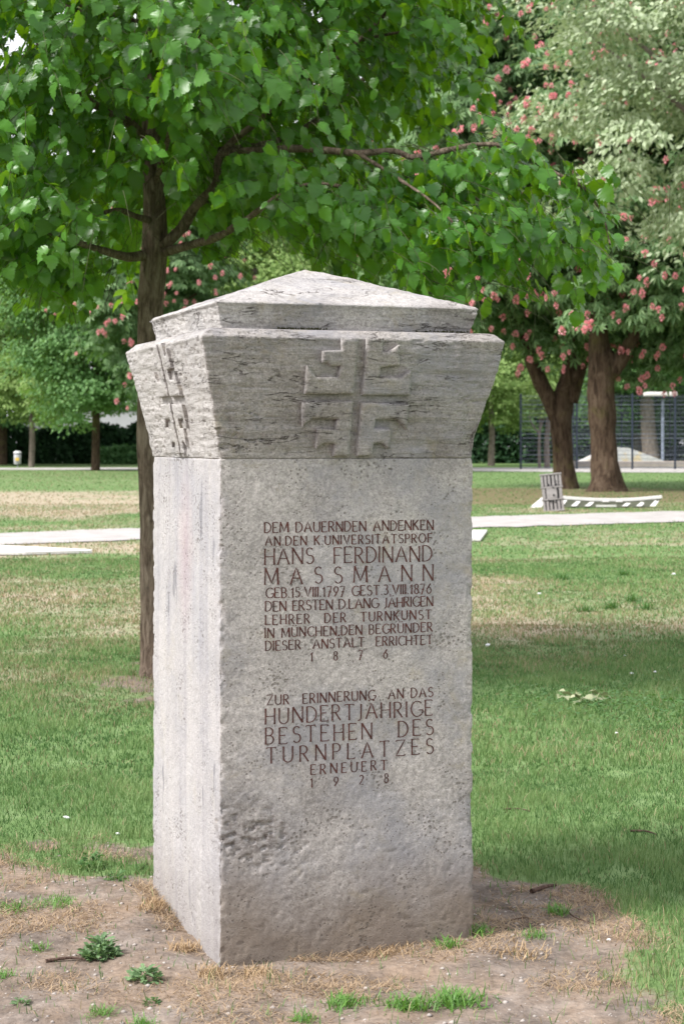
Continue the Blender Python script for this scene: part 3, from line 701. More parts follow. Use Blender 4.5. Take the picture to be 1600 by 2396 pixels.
# the boughs are bare along their inner length: few leaves grow right before them
bare_ = np.ones(len(lp), bool)
for pts, r0 in [BR[0], BR[1], BR[2], BR[3], BR[4], BR[5], BR[7]]:
    P = np.array(smooth_path([S2W(*q) for q in pts], 5)); P = P[:int(len(P) * .62)]
    for q in P: bare_ &= ~((np.hypot(lp[:, 0] / lp[:, 1] - q[0] / q[1], (lp[:, 2] - .06 - 1.55) / lp[:, 1] - (q[2] - 1.55) / q[1]) < .0068) & (lp[:, 1] < q[1] + .1) & (rng.random(len(lp)) < .5))
lp, ld, ln, ls = lp[bare_], ld[bare_], ln[bare_], ls[bare_]
tag(tw.build('twigs', plain('green_twig', (.05, .055, .022), .8, .3, 9), hz), kind='stuff')
# the 300 leaves that show largest are parts of their own
d_ = lp[:, 1]; px = lp[:, 0] / d_ * 4200 + 800; py = 1035 - (lp[:, 2] - 1.55) / d_ * 4200
vis = (px > 5) & (px < 1595) & (py > 5) & (py < 900)
nn_ = ln / np.linalg.norm(ln, axis=1)[:, None]; face_ = np.abs(nn_[:, 1])
score = np.where(vis, ls / d_ * (.4 + face_) * np.exp(-(d_ - 9.2) * .35), 0); order = np.argsort(-score); top = set(order[:300].tolist())
lm = [mesh_np('leaf', HT[i][0], HT[i][1], M_hazel, False) for i in range(7)]
for i in order[:300]:
    Rm = frames(ld[i:i+1], ln[i:i+1])[0]; M = Matrix([list(map(float, r_)) for r_ in Rm]).to_4x4(); o = obj('leaf', lm[i % 7], hz)
    o.matrix_local = Matrix.Translation(lp[i]) @ M @ Matrix.Scale(float(ls[i]), 4)
rest = np.array([i for i in range(len(lp)) if i not in top]); Vs = []; Fs = []; b = 0
for t in range(7):
    r_ = rest[rest % 7 == t]; V, F = scatter(HT[t][0], HT[t][1], lp[r_], ld[r_], ln[r_], ls[r_]); Vs.append(V); Fs.append(F + b); b += len(V)
tag(obj('foliage', mesh_np('foliage', np.concatenate(Vs), np.concatenate(Fs), M_hazel), hz), kind='stuff')
print('hazel leaves', len(lp))

# ------------------------------------------------------------------ crowns of the trees farther off
def oval_leaf():   # folded oval blade
    V = np.array([(0, 0, 0), (.28, .35, .06), (.22, .75, .02), (0, 1.05, -.12), (-.22, .75, .02), (-.28, .35, .06), (0, .5, -.02)])
    return V, np.array([(0, 1, 6), (1, 2, 6), (2, 3, 6), (3, 4, 6), (4, 5, 6), (5, 0, 6)])
def rhomb_leaf():
    return np.array([(0, 0, 0), (.34, .45, .05), (0, 1.0, -.1), (-.34, .45, .05)]), np.array([(0, 1, 2), (0, 2, 3)])
def palm_leaf():   # five drooping leaflets from one stalk
    V = []; F = []
    for a, L in ((-78, .62), (-40, .9), (0, 1.0), (40, .9), (78, .62)):
        c, s = math.cos(R(a)), math.sin(R(a)); b = len(V)
        for x, y, z in ((0, 0, 0), (.15, .60, -.10), (0, 1.0, -.42), (-.15, .60, -.10)):
            x, y = x * L, y * L; V.append((x * c + y * s, -x * s + y * c, z * L))
        F += [(b, b+1, b+2), (b, b+2, b+3)]
    return np.array(V), np.array(F)
def crown_points(seed, rx, ry, rz, nb, shell=.55, lump=.25):
    r = np.random.default_rng(seed); d = r.normal(0, 1, (nb, 3)); d /= np.linalg.norm(d, axis=1)[:, None]
    q = (shell + (1 - shell) * r.random(nb) ** .6) * (1 + lump * fbm(d * 2.3, seed, 2)); return d * q[:, None] * np.array([rx, ry, rz]), d
def crown_mesh(name, seed, rx, ry, rz, nb, per, tmpl, size, mat, spread=(.55, .55, .2), droop=.5, shell=.55, lump=.25):
    r = np.random.default_rng(seed); c, d = crown_points(seed, rx, ry, rz, nb, shell, lump)
    k = np.repeat(np.arange(nb), per); off = r.normal(0, 1, (len(k), 3)); off /= np.linalg.norm(off, axis=1)[:, None] ** .55
    off *= np.array(spread) * (r.uniform(.6, 1.3, nb)[k])[:, None]; off[:, 2] -= .35 * np.hypot(off[:, 0], off[:, 1])**2 / max(spread[0], .1)
    P = c[k] + off; out = np.column_stack([off[:, 0], off[:, 1], np.zeros(len(k))]) / spread[0] + d[k] * .5
    dd = out * .6 + np.column_stack([np.zeros(len(k))] * 2 + [-r.uniform(.1, 1, len(k)) * droop * 2]) + r.normal(0, .35, (len(k), 3))
    nn = np.array([0, 0, 1.0]) + d[k] * .6 + out * .3 + r.normal(0, .35, (len(k), 3))
    V, F = scatter(tmpl[0], tmpl[1], P, dd, nn, r.uniform(.75, 1.25, len(k)) * size)
    return mesh_np(name, V, F, mat)
def blossom_mesh(seed):
    r = np.random.default_rng(seed); n = 60; d = r.normal(0, 1, (n, 3)); d /= np.linalg.norm(d, axis=1)[:, None]; P = d * r.random(n)[:, None] ** .4 * np.array([.34, .34, .42]) * (1 - .25 * d[:, 2:3])
    T = (np.array([(0, 0, 0), (.5, .5, .1), (0, 1.0, .1), (-.5, .5, .1)]), np.array([(0, 1, 2), (0, 2, 3)]))
    V, F = scatter(T[0], T[1], P, d, r.normal(0, 1, (n, 3)), r.uniform(.20, .34, n)); return mesh_np('blossom', V, F, M_pink)
BLO = [blossom_mesh(i) for i in range(4)]
OV, RH, PL = oval_leaf(), rhomb_leaf(), palm_leaf()
def limbs(root, base, crown_c, crad, r0, mat, n=7, seed=0):
    r = random.Random(seed)
    for k in range(n):
        a = 6.283 * k / n + r.uniform(-.4, .4); e = r.uniform(.1, .9)
        end = (crown_c[0] + math.cos(a) * crad[0] * .75, crown_c[1] + math.sin(a) * crad[1] * .75, crown_c[2] + (e - .45) * crad[2] * 1.1)
        mid = (base[0] * .6 + end[0] * .4 + r.uniform(-.3, .3), base[1] * .6 + end[1] * .4, base[2] * .55 + end[2] * .45 + .3)
        P = smooth_path([base, mid, end], 5); V, F = tube_arrays(P, np.linspace(r0, r0 * .15, len(P)), 8, r0 * .1, k, 3)
        obj('branch', mesh_np('branch', V, F, mat, True), root)

# --- two big red-flowering chestnuts on the right
def chestnut(label, base, trunk_paths, cc, cr, nb, per, seed, n_blo, size=.31, view_side=True):
    t = thing('chestnut_tree', label, 'tree', (base[0], base[1], 0), 0, 'red flowering chestnut trees')
    for pts, rad in trunk_paths:
        P = smooth_path([(x - base[0], y - base[1], z) for x, y, z in pts], 6); rr = np.interp(np.linspace(0, 1, len(P)), np.linspace(0, 1, len(rad)), rad)
        V, F = tube_arrays(P, rr, 22, max(rad) * .13, seed, 2.6); obj('trunk' if pts[0][2] < .5 else 'branch', mesh_np('trunk', V, F, M_barkc, True), t)
    c = (cc[0] - base[0], cc[1] - base[1], cc[2])
    me = crown_mesh('crown', seed, *cr, nb, per, PL, size, M_chest, (.80, .80, .26), .7, .5, .28)
    tag(obj('crown', me, t, c), kind='stuff')
    limbs(t, (0, 0, c[2] - cr[2] * .55), c, cr, .2, M_barkc, 8, seed)
    # flowers sit on the outermost leaves, cell by cell over the side that is seen
    co = np.empty(len(me.vertices) * 3, np.float32); me.vertices.foreach_get('co', co); co = co.reshape(-1, 3).astype(float); r = np.random.default_rng(seed + 5)
    cell = np.floor(co[:, [0, 2]] / .36).astype(int); key = cell[:, 0] * 1000 + cell[:, 1]; o_ = np.lexsort((co[:, 1], key)); first = o_[np.r_[True, np.diff(key[o_]) != 0]]
    q = co[first]; w = q + np.array(cc); X = w[:, 0] / w[:, 1] * 4200 + 800; Y = 1035 - (w[:, 2] - 1.55) / w[:, 1] * 4200
    cl = fbm(q * np.array([.55, 0, .55]), seed, 2)
    sc = r.random(len(q)) + cl * .55 - 9 * ~((X > -30) & (X < 1640) & (Y > -40) & (Y < 960)) - 9 * ((X > 560) & (X < 1080) & (Y > 700))
    for i in np.argsort(-sc)[:n_blo]:
        if sc[i] < -3: continue
        s = r.uniform(.13, .23); obj('blossom', BLO[int(r.integers(4))], t, tuple(np.array(c) + q[i] + np.array([0, -.10, .02])), r.uniform(0, 6), (s * r.uniform(.8, 1.2), s, s * r.uniform(.9, 1.25)))
    return t
ax, ay = 7.35, 60.0
chestnut('red flowering chestnut with forked dark trunk, behind the grey board leaning upright', (ax, ay),
   [([(ax + .15, ay, -.1), (ax + .12, ay, .3), (ax, ay, 1.2), (ax - .05, ay, 2.2), (ax + .05, ay, 3.0), (ax + .25, ay, 4.0), (ax + .5, ay + .2, 6)], [.50, .43, .37, .37, .37, .33, .28, .25]),
    ([(ax - .15, ay, 2.2), (ax - .45, ay - .1, 3.0), (ax - .95, ay - .2, 4.0), (ax - 1.25, ay - .2, 5.0), (ax - 2.0, ay, 7)], [.26, .25, .22, .18]),
    ([(ax + .3, ay - .1, 2.9), (ax + .6, ay - .2, 4.0), (ax + 1.0, ay - .1, 5.2), (ax + 2, ay, 7)], [.22, .20, .17, .12])],
   (6.6, 60.5, 11.5), (6.6, 5.6, 7.2), 600, 74, 5, 300)
bx, by = 8.3, 56.6
chestnut('red flowering chestnut with stout single trunk flaring at its foot above the curved white bench', (bx, by),
   [([(bx + .02, by, -.1), (bx + .02, by, .12), (bx + .0, by, .5), (bx - .06, by, 1.5), (bx - .12, by, 2.6), (bx - .14, by, 3.6), (bx - .10, by, 4.15), (bx - .2, by, 4.8), (bx - .3, by, 7)], [.80, .60, .49, .41, .39, .37, .41, .39, .32, .25]),
    ([(bx + .1, by - .05, 3.7), (bx + .5, by - .1, 4.2), (bx + .95, by, 5.0), (bx + 2.2, by, 7)], [.26, .24, .20, .14])],
   (10.6, 57.5, 10.4), (6.2, 5.0, 6.2), 480, 74, 9, 280)
cx, cy = -8.5, 82.0
chestnut('red flowering chestnut seen at either side of the slim trunk, among green trees', (cx, cy),
   [([(cx, cy, -.1), (cx, cy, 1.5), (cx + .1, cy, 4), (cx, cy, 8)], [.5, .4, .36, .25])],
   (cx, cy, 9.2), (3.7, 3.2, 5.4), 220, 70, 15, 200)

# --- the pale linden whose trunk stands outside the right edge
lt = thing('linden_tree', 'pale silvery green tree crown hanging in from the upper right corner', 'tree', (12.3, 46, 0))
V, F = tube_arrays(smooth_path([(0, 0, -.1), (0, 0, 3), (-.1, 0, 7), (-.4, 0, 13)], 5), np.linspace(.45, .15, 16), 16, .05, 4, 3); obj('trunk', mesh_np('trunk', V, F, M_barkg, True), lt)
tag(obj('crown', crown_mesh('crown', 23, 5.6, 4.2, 5.4, 270, 215, OV, .155, M_pale, (.78, .78, .24), .4, .55, .34), lt, (-1.9, 0, 12.0)), kind='stuff')
limbs(lt, (0, 0, 6), (-1.9, 0, 12.0), (5.6, 4.2, 5.4), .14, M_barkg, 9, 3)

# --- background trees
def bg_tree(name, label, x, y, trunk_r, cz, cr, nb, per, mat, size, seed, tm=RH, bark=M_barkg, me=None, group='broadleaf trees along the park edge', spread=(.9, .9, .32), trunk_top=None, sc=1, rz=0):
    t = thing(name, label, 'tree', (x, y, 0), 0, group)
    P = smooth_path([(0, 0, -.2), (.05, 0, cz * .3), (0, 0, cz * .7), (.1, 0, cz)], 4); V, F = tube_arrays(P, np.linspace(trunk_r, trunk_r * .5, len(P)), 10, trunk_r * .12, seed, 2)
    obj('trunk', mesh_np('trunk', V, F, bark, True), t)
    if me is None: me = crown_mesh('crown', seed, *cr, nb, per, tm, size, mat, spread, .5, .5, .33)
    tag(obj('crown', me, t, (0, 0, cz), rz, sc), kind='stuff'); return t, me
_, meL = bg_tree('broadleaf_tree', 'mid green leafy tree between the slim trunk and the pale young tree', -13.6, 99, .26, 9.7, (4.6, 4.0, 6.9), 420, 125, M_mid, .22, 31, bark=M_barkc)
_, meD = bg_tree('broadleaf_tree', 'deep green tree filling the gap above the young pale tree', -23.5, 124, .4, 13, (7.0, 5.0, 9.5), 520, 125, M_deep, .30, 33, bark=M_barkc)
_, meY = bg_tree('young_tree', 'small pale leaved tree with thin straight trunk beside the litter bin', -19.55, 113, .21, 5.2, (3.6, 2.6, 2.1), 150, 90, M_young, .20, 35, spread=(.6, .6, .16))
bg_tree('broadleaf_tree', 'pale green tree cut by the left picture edge above the litter bin', -25.0, 117, .4, 10, (4.6, 4.0, 6.0), 0, 0, M_mid, 0, 36, me=crown_mesh('crown', 36, 4.6, 4, 6, 260, 120, RH, .24, M_young, (.9, .9, .3), .5, .5, .33))
bg_tree('broadleaf_tree', 'light green rounded tree seen just above the pointed cap stone', -4.6, 92, .4, 10.5, (4.0, 4.0, 5.6), 0, 0, M_mid, 0, 37, me=crown_mesh('crown', 37, 4.0, 4.0, 5.6, 300, 120, RH, .22, M_young, (.8, .8, .28), .5, .5, .3))
bg_tree('broadleaf_tree', 'mid green tree low behind the flared stone head, left of the red chestnuts', 1.0, 104, .4, 9, (5.2, 4, 7.5), 0, 0, M_mid, 0, 38, me=meL, sc=1.1, rz=2)
bg_tree('broadleaf_tree', 'bright green small tree behind the high wire fence at its open end', 9.8, 118, .25, 6.2, (4, 3, 3.6), 0, 0, M_mid, 0, 39, me=crown_mesh('crown', 39, 4.4, 3, 3.4, 200, 110, RH, .22, M_young, (.7, .7, .24), .5, .5, .3))
lab = {0: 'tall green tree rising in the wooded backdrop'}
k = 0
for x, y, s, me in [(-40, 138, 1.15, meD), (-30, 150, 1.3, meD), (-10, 150, 1.25, meD), (-4, 152, 1.3, meD), (6, 148, 1.15, meD), (16, 150, 1.2, meD), (27, 146, 1.25, meD), (38, 140, 1.1, meD), (-9, 128, 1.1, meL), (21, 128, 1.15, meL), (31, 122, 1.1, meL), (-33, 126, 1.2, meL), (14, 134, 1.1, meL), (49, 140, 1.25, meD), (60, 136, 1.15, meD), (71, 132, 1.2, meD), (83, 128, 1.25, meD), (-51, 136, 1.2, meD), (-62, 132, 1.2, meD)]:
    k += 1
    bg_tree('backdrop_tree', lab[0], x, y, .42, 12.5 * s if me is meD else 8.8 * s, None, 0, 0, None, 0, 50 + k, me=me, group='trees in the wooded backdrop', sc=(s, s, s * 1.05), rz=k * 1.7)

# --- hedges and shrubs
def hedge(name, label, x0, x1, y, h, dpt, mat, size, n, seed, cat='hedge', group=None):
    r = np.random.default_rng(seed); X = r.uniform(x0, x1, n); nz = fbm(np.stack([X * .5, X * 0, X * 0], -1), seed, 3)
    top = h * (1 + .16 * nz); Z = top * (1 - r.random(n) ** 1.7); Y = y + r.uniform(-.5, .5, n) * dpt * np.sqrt(np.clip(1 - (Z / (h * 1.2)) ** 2, .1, 1))
    P = np.column_stack([X, Y, Z]); P += np.column_stack([fbm(P * .9, seed + 2, 2) * .35] * 3) * np.array([1, 1, .4])
    P[:, 2] = np.maximum(P[:, 2], .02)
    V, F = scatter(RH[0], RH[1], P, r.normal(0, 1, (n, 3)) + [0, -.4, -.4], r.normal(0, .6, (n, 3)) + [0, -.6, .9], r.uniform(.7, 1.3, n) * size)
    return tag(obj(name, mesh_np(name, V, F, mat)), label, cat, group)
hedge('hedge', 'long dark hedge behind the far path at the left, under the trees', -44, -5.0, 131, 2.7, 2.5, M_hedge, .34, 52000, 61)
hedge('hedge', 'dark hedge behind the ball court between stele and fence', 4.0, 44, 133, 4.3, 2.5, M_hedge, .34, 52000, 62)
hedge('shrub', 'low bright shrub at the hedge foot left of the slim tree trunk', -17.0, -12.6, 128, 1.45, 2, M_deep, .26, 5000, 63, 'shrub')
hedge('shrub', 'low green shrub at the hedge foot touching the slim tree trunk', -11.8, -8.5, 128, 1.1, 2, M_deep, .26, 4000, 64, 'shrub')
# white building beyond the hedge
wb = thing('white_building', 'pale building glimpsed through a gap in the trees above the left hedge', 'building', (-20.0, 139.5, 0))
mb = MB(); mb.box((0, 0, 2.2), (9, 5, 4.4)); mb.build('wall', plain('white_render', (.72, .73, .76), .8, .08, 1), wb)
mb = MB(); mb.box((0, 0, 4.52), (9.5, 5.5, .24)); mb.build('roof', plain('roof_edge', (.30, .30, .31)), wb)
gm = plain('window_glass', (.05, .06, .07), .15, .2)
for i in range(3):
    mb = MB(); mb.box((-3 + i * 3, -2.52, 1.5), (1.2, .06, 1.1)); mb.build('window', gm, wb)

# ------------------------------------------------------------------ ball court
MF = plain('fence_steel', (.035, .045, .065), .5, .2, 5, .3); MW = plain('fence_wire', (.16, .18, .22), .45, .1, 5, .4)
def fence(label, pts, h, post_r=.045):
    t = thing('wire_fence', label, 'fence', (pts[0][0], pts[0][1], 0), 0, 'high wire fences of the ball court')
    o = Vector((pts[0][0], pts[0][1], 0))
    for q in pts:
        mb = MB(); mb.box((q[0] - o.x, q[1] - o.y, h / 2), (post_r * 2.4, post_r * 2.4, h), bev=.01); mb.build('post', MF, t)
    for a, b in zip(pts[:-1], pts[1:]):
        mb = MB(); A = Vector((a[0], a[1], 0)) - o; B = Vector((b[0], b[1], 0)) - o; L = (B - A).length; ang = math.atan2(B.y - A.y, B.x - A.x); c = (A + B) / 2
        z = .12
        while z < h: mb.box((c.x, c.y, z), (L, .02, .016 if round(z / .24) % 4 else .032), ang); z += .24
        for i in range(1, int(L / .11)):
            p_ = A + (B - A) * (i * .11 / L); mb.box((p_.x, p_.y + .015, h / 2), (.006, .006, h - .15))
        mb.build('wire_panel', MW, t)
PX = lambda px, d: (px - 800) / 4200 * d
fence('front wire fence of the ball court, its dark posts beside the chestnut trunks', [(PX(1218, 103), 103), (PX(1349, 103), 103), (PX(1479, 103), 103), (PX(1579, 103), 103), (PX(1710, 103), 103)], 4.35)
fence('rear wire fence of the ball court beyond the concrete hump', [(PX(1341, 125), 125), (PX(1454, 125), 125), (PX(1567, 125), 125), (PX(1680, 125), 125)], 7.5)
MC = plain('court_concrete', (.52, .50, .50), .85, .12, 1.2)
mb = MB(); D = 111; q = [PX(x, D) for x in (1345, 1443, 1470, 1505, 1582)]; zz = [.05, 1.22, 1.22, .88, .12]
mb.add([(x, D, z) for x, z in zip(q, zz)] + [(x, D + 4, z) for x, z in zip(q, zz)] + [(q[0], D, -.02), (q[-1], D, -.02), (q[0], D + 4, -.02), (q[-1], D + 4, -.02)],
   [(10, 11, 4, 3, 2, 1, 0), (0, 1, 6, 5), (1, 2, 7, 6), (2, 3, 8, 7), (3, 4, 9, 8), (12, 5, 6, 7, 8, 9, 13), (10, 0, 5, 12), (11, 13, 9, 4)])
kh = NT('painted_concrete', .85, .2); ph = kh.pos(); kh.color(kh.mix(kh.ramp(kh.noise(ph, .9, 3, .6), [(.56, 0.0), (.62, .7)]), kh.ramp(kh.noise(ph, 3, 5), [(.3, (.5, .49, .49)), (.7, (.66, .65, .65))]), (.66, .50, .26)))
tag(mb.build('skate_ramp', kh.m), 'pale concrete skating hump with faint yellow paint inside the ball court', 'ramp')
mb = MB(); mb.box((PX(1490, 108.5), 108.5, .21), (8.0, .5, .42), bev=.03); tag(mb.build('low_wall', plain('low_wall_stone', (.36, .31, .28), .9, .2, 2)), 'low concrete kerb wall along the ball court before the hump', 'wall')
sh = thing('shelter', 'small flat white roof on a single steel post inside the court', 'shelter', (PX(1550, 114), 114, 0))
mb = MB(); mb.box((.0, 0, 2.15), (.16, .16, 4.3), bev=.02); mb.build('post', plain('sticker_post', (.20, .23, .29), .5, .6, 4), sh)
mb = MB(); mb.box((-.15, 0, 4.62), (1.9, 1.6, .24), bev=.04); mb.build('roof', plain('roof_panel', (.70, .67, .64), .7, .08), sh)
mb = MB(); mb.box((.1, 0, 4.42), (1.3, .12, .14)); mb.build('beam', MF, sh)
bt = thing('broad_tree', 'thick grey trunk behind the wire fence beside the white roofed shelter', 'tree', (PX(1516, 124), 124, 0))
V, F = tube_arrays(smooth_path([(.25, 0, -.2), (.2, 0, .6), (.0, 0, 2.5), (-.1, 0, 5.5), (-.15, 0, 9)], 6), np.interp(np.linspace(0, 1, 25), [0, .2, .5, 1], [.82, .60, .46, .40]), 18, .1, 8, 1.4); obj('trunk', mesh_np('trunk', V, F, M_barkg, True), bt)
tag(obj('crown', meL, bt, (0, 0, 12.5), 1.0), kind='stuff')
for i, (px_, d, fk) in enumerate([(1262, 107, 1), (1277, 107.6, 0), (1283, 106.5, 0)]):
    st = thing('sapling', ['forked thin pale sapling, the one nearest the fence end post', 'thin pale straight sapling between the forked one and its close neighbour', 'thin pale sapling half hidden by the forked chestnut trunk'][i], 'tree', (PX(px_, d), d, 0), 0, 'thin saplings at the court edge')
    H_ = 4.4 - i * .3; V, F = tube_arrays(smooth_path([(0, 0, -.1), (-.02, 0, 1.5), (.05, 0, 3), (.0, 0, H_)], 4), np.linspace(.11, .04, 13), 8, .01, i, 4); obj('trunk', mesh_np('trunk', V, F, M_barkg, True), st)
    if fk:
        V, F = tube_arrays(smooth_path([(-.02, 0, 2.1), (-.35, 0, 2.5), (-.65, 0, 3.2)], 4), np.linspace(.06, .03, 9), 7); obj('branch', mesh_np('branch', V, F, M_barkg, True), st)
        V, F = tube_arrays(smooth_path([(0, 0, 2.2), (.25, 0, 3.0), (.4, 0, 3.9)], 4), np.linspace(.06, .03, 9), 7); obj('branch', mesh_np('branch', V, F, M_barkg, True), st)
    tag(obj('crown', crown_mesh('crown', 80 + i, 1.0, 1.0, .8, 16, 30, RH, .26, M_young, (.35, .35, .16)), st, (0, 0, H_ + .2)), kind='stuff')

# litter bin
lb = thing('litter_bin', 'grey litter bin on a post with a yellow sticker, beside the far path', 'bin', (PX(41, 110), 110, 0))
mg = plain('bin_grey', (.42, .42, .44), .5, .1)
mb = MB(); mb.tube([(0, 0, -.05), (0, 0, .3)], .04, 10); mb.build('post', mg, lb)
mb = MB(); mb.tube([(0, 0, .22), (0, 0, .26), (0, 0, .80), (0, 0, .82)], [.19, .22, .23, .21], 20); mb.build('bucket', mg, lb, True)
mb = MB(); mb.tube([(0, 0, .88), (0, 0, .92), (0, 0, 1.0), (0, 0, 1.03)], [.25, .26, .20, .08], 20); mb.build('lid', plain('lid_pale', (.62, .62, .63), .5, .1), lb, True)
mb = MB(); [mb.box((x, 0, .85), (.02, .05, .10)) for x in (-.2, .2)]; mb.build('bracket', mg, lb)
mb = MB(); mb.box((.02, -.232, .52), (.22, .012, .20), bev=.004); mb.build('sticker', plain('yellow_sticker', (.70, .48, .10), .6, .1), lb)

# ------------------------------------------------------------------ board with holes standing upright
mbd = plain('weathered_board', (.27, .25, .245), .85, .22, 14, 0, .3); mdk = plain('recess_shade_paint', (.035, .033, .035), .9, .2)
bd = thing('holed_board', 'grey slotted board with round holes standing upright before the forked chestnut', 'board', (PX(1296, 40.4), 40.4, 0), R(-6))
bd.rotation_euler = (R(-7), R(-5.5), R(-6))
mb = MB(); mb.box((0, .03, .42), (.46, .03, .86)); mb.build('slot_shade_plate', mdk, bd)  # dark plate whose colour stands for shade in the slots
for x in (-.205, -.125, -.045, .045, .125, .205):   # upright slats with dark slots between them
    mb = MB(); w = .055
    mb.box((x, 0, .70), (w, .05, .26), bev=.006); mb.build('slat', mbd, bd)
    mb = MB(); mb.box((x, 0, .12), (w, .05, .24), bev=.006); mb.build('slat', mbd, bd)
for z, w in ((.84, .5), (.545, .5), (.27, .5), (.012, .48)):
    mb = MB(); mb.box((0, -.008, z), (w, .062, .035), bev=.006); mb.build('rail', mbd, bd)
mb = MB(); mb.box((-.01, -.004, .41), (.24, .055, .24), bev=.006); mb.build('middle_plate', mbd, bd)
for x in (-.19, .19):
    mb = MB(); mb.box((x, 0, .41), (.07, .05, .24), bev=.006); mb.build('slat', mbd, bd)
for x, z, r_ in ((-.07, .60, .025), (.10, .60, .026), (.03, .53, .02), (.12, .49, .024), (.03, .36, .024), (.12, .30, .024), (-.05, .22, .02), (.05, .20, .02), (-.10, .66, .012), (.10, .68, .012), (-.10, .27, .012), (.0, .24, .012)):
    mb = MB(); mb.tube([(x, -.036, z), (x, -.044, z)], r_, 14); mb.build('hole', mdk, bd)  # raised dark discs standing for the shade inside round holes
# ------------------------------------------------------------------ curved white bench
mwh = plain('white_paint', (.66, .64, .62), .6, .08, 5); mun = plain('board_shade_paint', (.075, .080, .055), .8, .2, 5)
cb = thing('curved_bench', 'long low curved white bench with slots, lying before the stout chestnut trunk', 'bench', (PX(1245, 42.6), 42.6, 0))
def sag(x): return .27 - .06 * math.sin(min(1, max(0, (x - .7) / 2.4)) * math.pi) + .02 * (x > 2.4) * (x - 2.4)
mb = MB(); X = np.linspace(.62, 3.08, 18)
for y0, y1, dz in ((.0, .10, 0),):
    vs = []
    for x in X: s_ = sag(x); vs += [(x, y0, s_), (x, y1, s_ + .01), (x, y1, s_ - .05), (x, y0, s_ - .06)]
    mb.add(vs, [(i*4 + a, i*4 + 4 + a, i*4 + 4 + (a + 1) % 4, i*4 + (a + 1) % 4) for i in range(len(X) - 1) for a in range(4)] + [(0, 1, 2, 3), tuple((len(X) - 1) * 4 + a for a in (3, 2, 1, 0))])
mb.build('seat', mwh, cb)
mb = MB(); vs = []
for i, x in enumerate(X):
    t = i / (len(X) - 1); xb = .66 + t * 2.05; vs += [(x, .03, sag(x) - .061), (xb, -.22, .015), (xb, -.19, .005), (x, .06, sag(x) - .075)]
mb.add(vs, [(i*4 + a, i*4 + 4 + a, i*4 + 4 + (a + 1) % 4, i*4 + (a + 1) % 4) for i in range(len(X) - 1) for a in range(4)] + [(0, 1, 2, 3), tuple((len(X) - 1) * 4 + a for a in (3, 2, 1, 0))]); mb.build('front_shade_board', mun, cb)  # dark board colour stands in for the shade below the seat
for x in (.70, 1.02, 1.34, 2.22, 2.56, 2.88):    # slanting white slats
    s_ = sag(x); lean = .14 if x > 2.4 else .10
    P = [(x + .03, .0, s_ - .09), (x + .13, .0, s_ - .09), (x + .0, -.20, .045), (x - .13, -.20, .045)]
    mb = MB(); mb.add([(a, b - .02, c) for a, b, c in P] + [(a, b - .005, c) for a, b, c in P], [(3, 2, 1, 0), (4, 5, 6, 7), (0, 1, 5, 4), (1, 2, 6, 5), (2, 3, 7, 6), (3, 0, 4, 7)]); mb.build('slat', mwh, cb)
mb = MB(); mb.box((1.72, -.225, .05), (.48, .02, .045)); mb.build('slat', mwh, cb)
for x in (1.73, 2.05):
    mb = MB(); mb.box((x, -.08, .145), (.15, .02, .035), 0, ('X', .9)); mb.build('slat', mwh, cb)
mb = MB(); mb.add([(-.02, -.1, 0), (.30, .0, .26), (.36, .0, .24), (.20, -.1, 0), (-.02, .3, 0), (.30, .4, .26), (.36, .4, .24), (.20, .3, 0)], [(3, 2, 1, 0), (4, 5, 6, 7), (0, 1, 5, 4), (1, 2, 6, 5), (2, 3, 7, 6), (3, 0, 4, 7)]); mb.build('end_support', mwh, cb)
# ------------------------------------------------------------------ flat white boards on the lawn
def slab(label, pts, z0, z1, loc):
    mb = MB(); n = len(pts); mb.add([(x, y, z0) for x, y in pts] + [(x, y, z1) for x, y in pts], [tuple(range(n - 1, -1, -1)), tuple(range(n, 2 * n))] + [(i, (i + 1) % n, n + (i + 1) % n, n + i) for i in range(n)])
    o = tag(mb.build('white_board', mwh), label, 'board', 'flat white boards on the grass'); o.location = (*loc, 0); return o
slab('large flat white board lying on the grass at the left edge', [(-1.9, -.2), (.45, -.05), (1.30, .35), (1.28, .55), (.55, 1.1), (-.2, 1.6), (-1.9, 1.9)], .012, .05, (-4.78, 24.6))
slab('flat white board end showing right beside the stone shaft', [(-2.2, .1), (.02, .0), (.36, 2.9), (-2.0, 2.8)], .012, .045, (PX(1121, 28), 28.0))

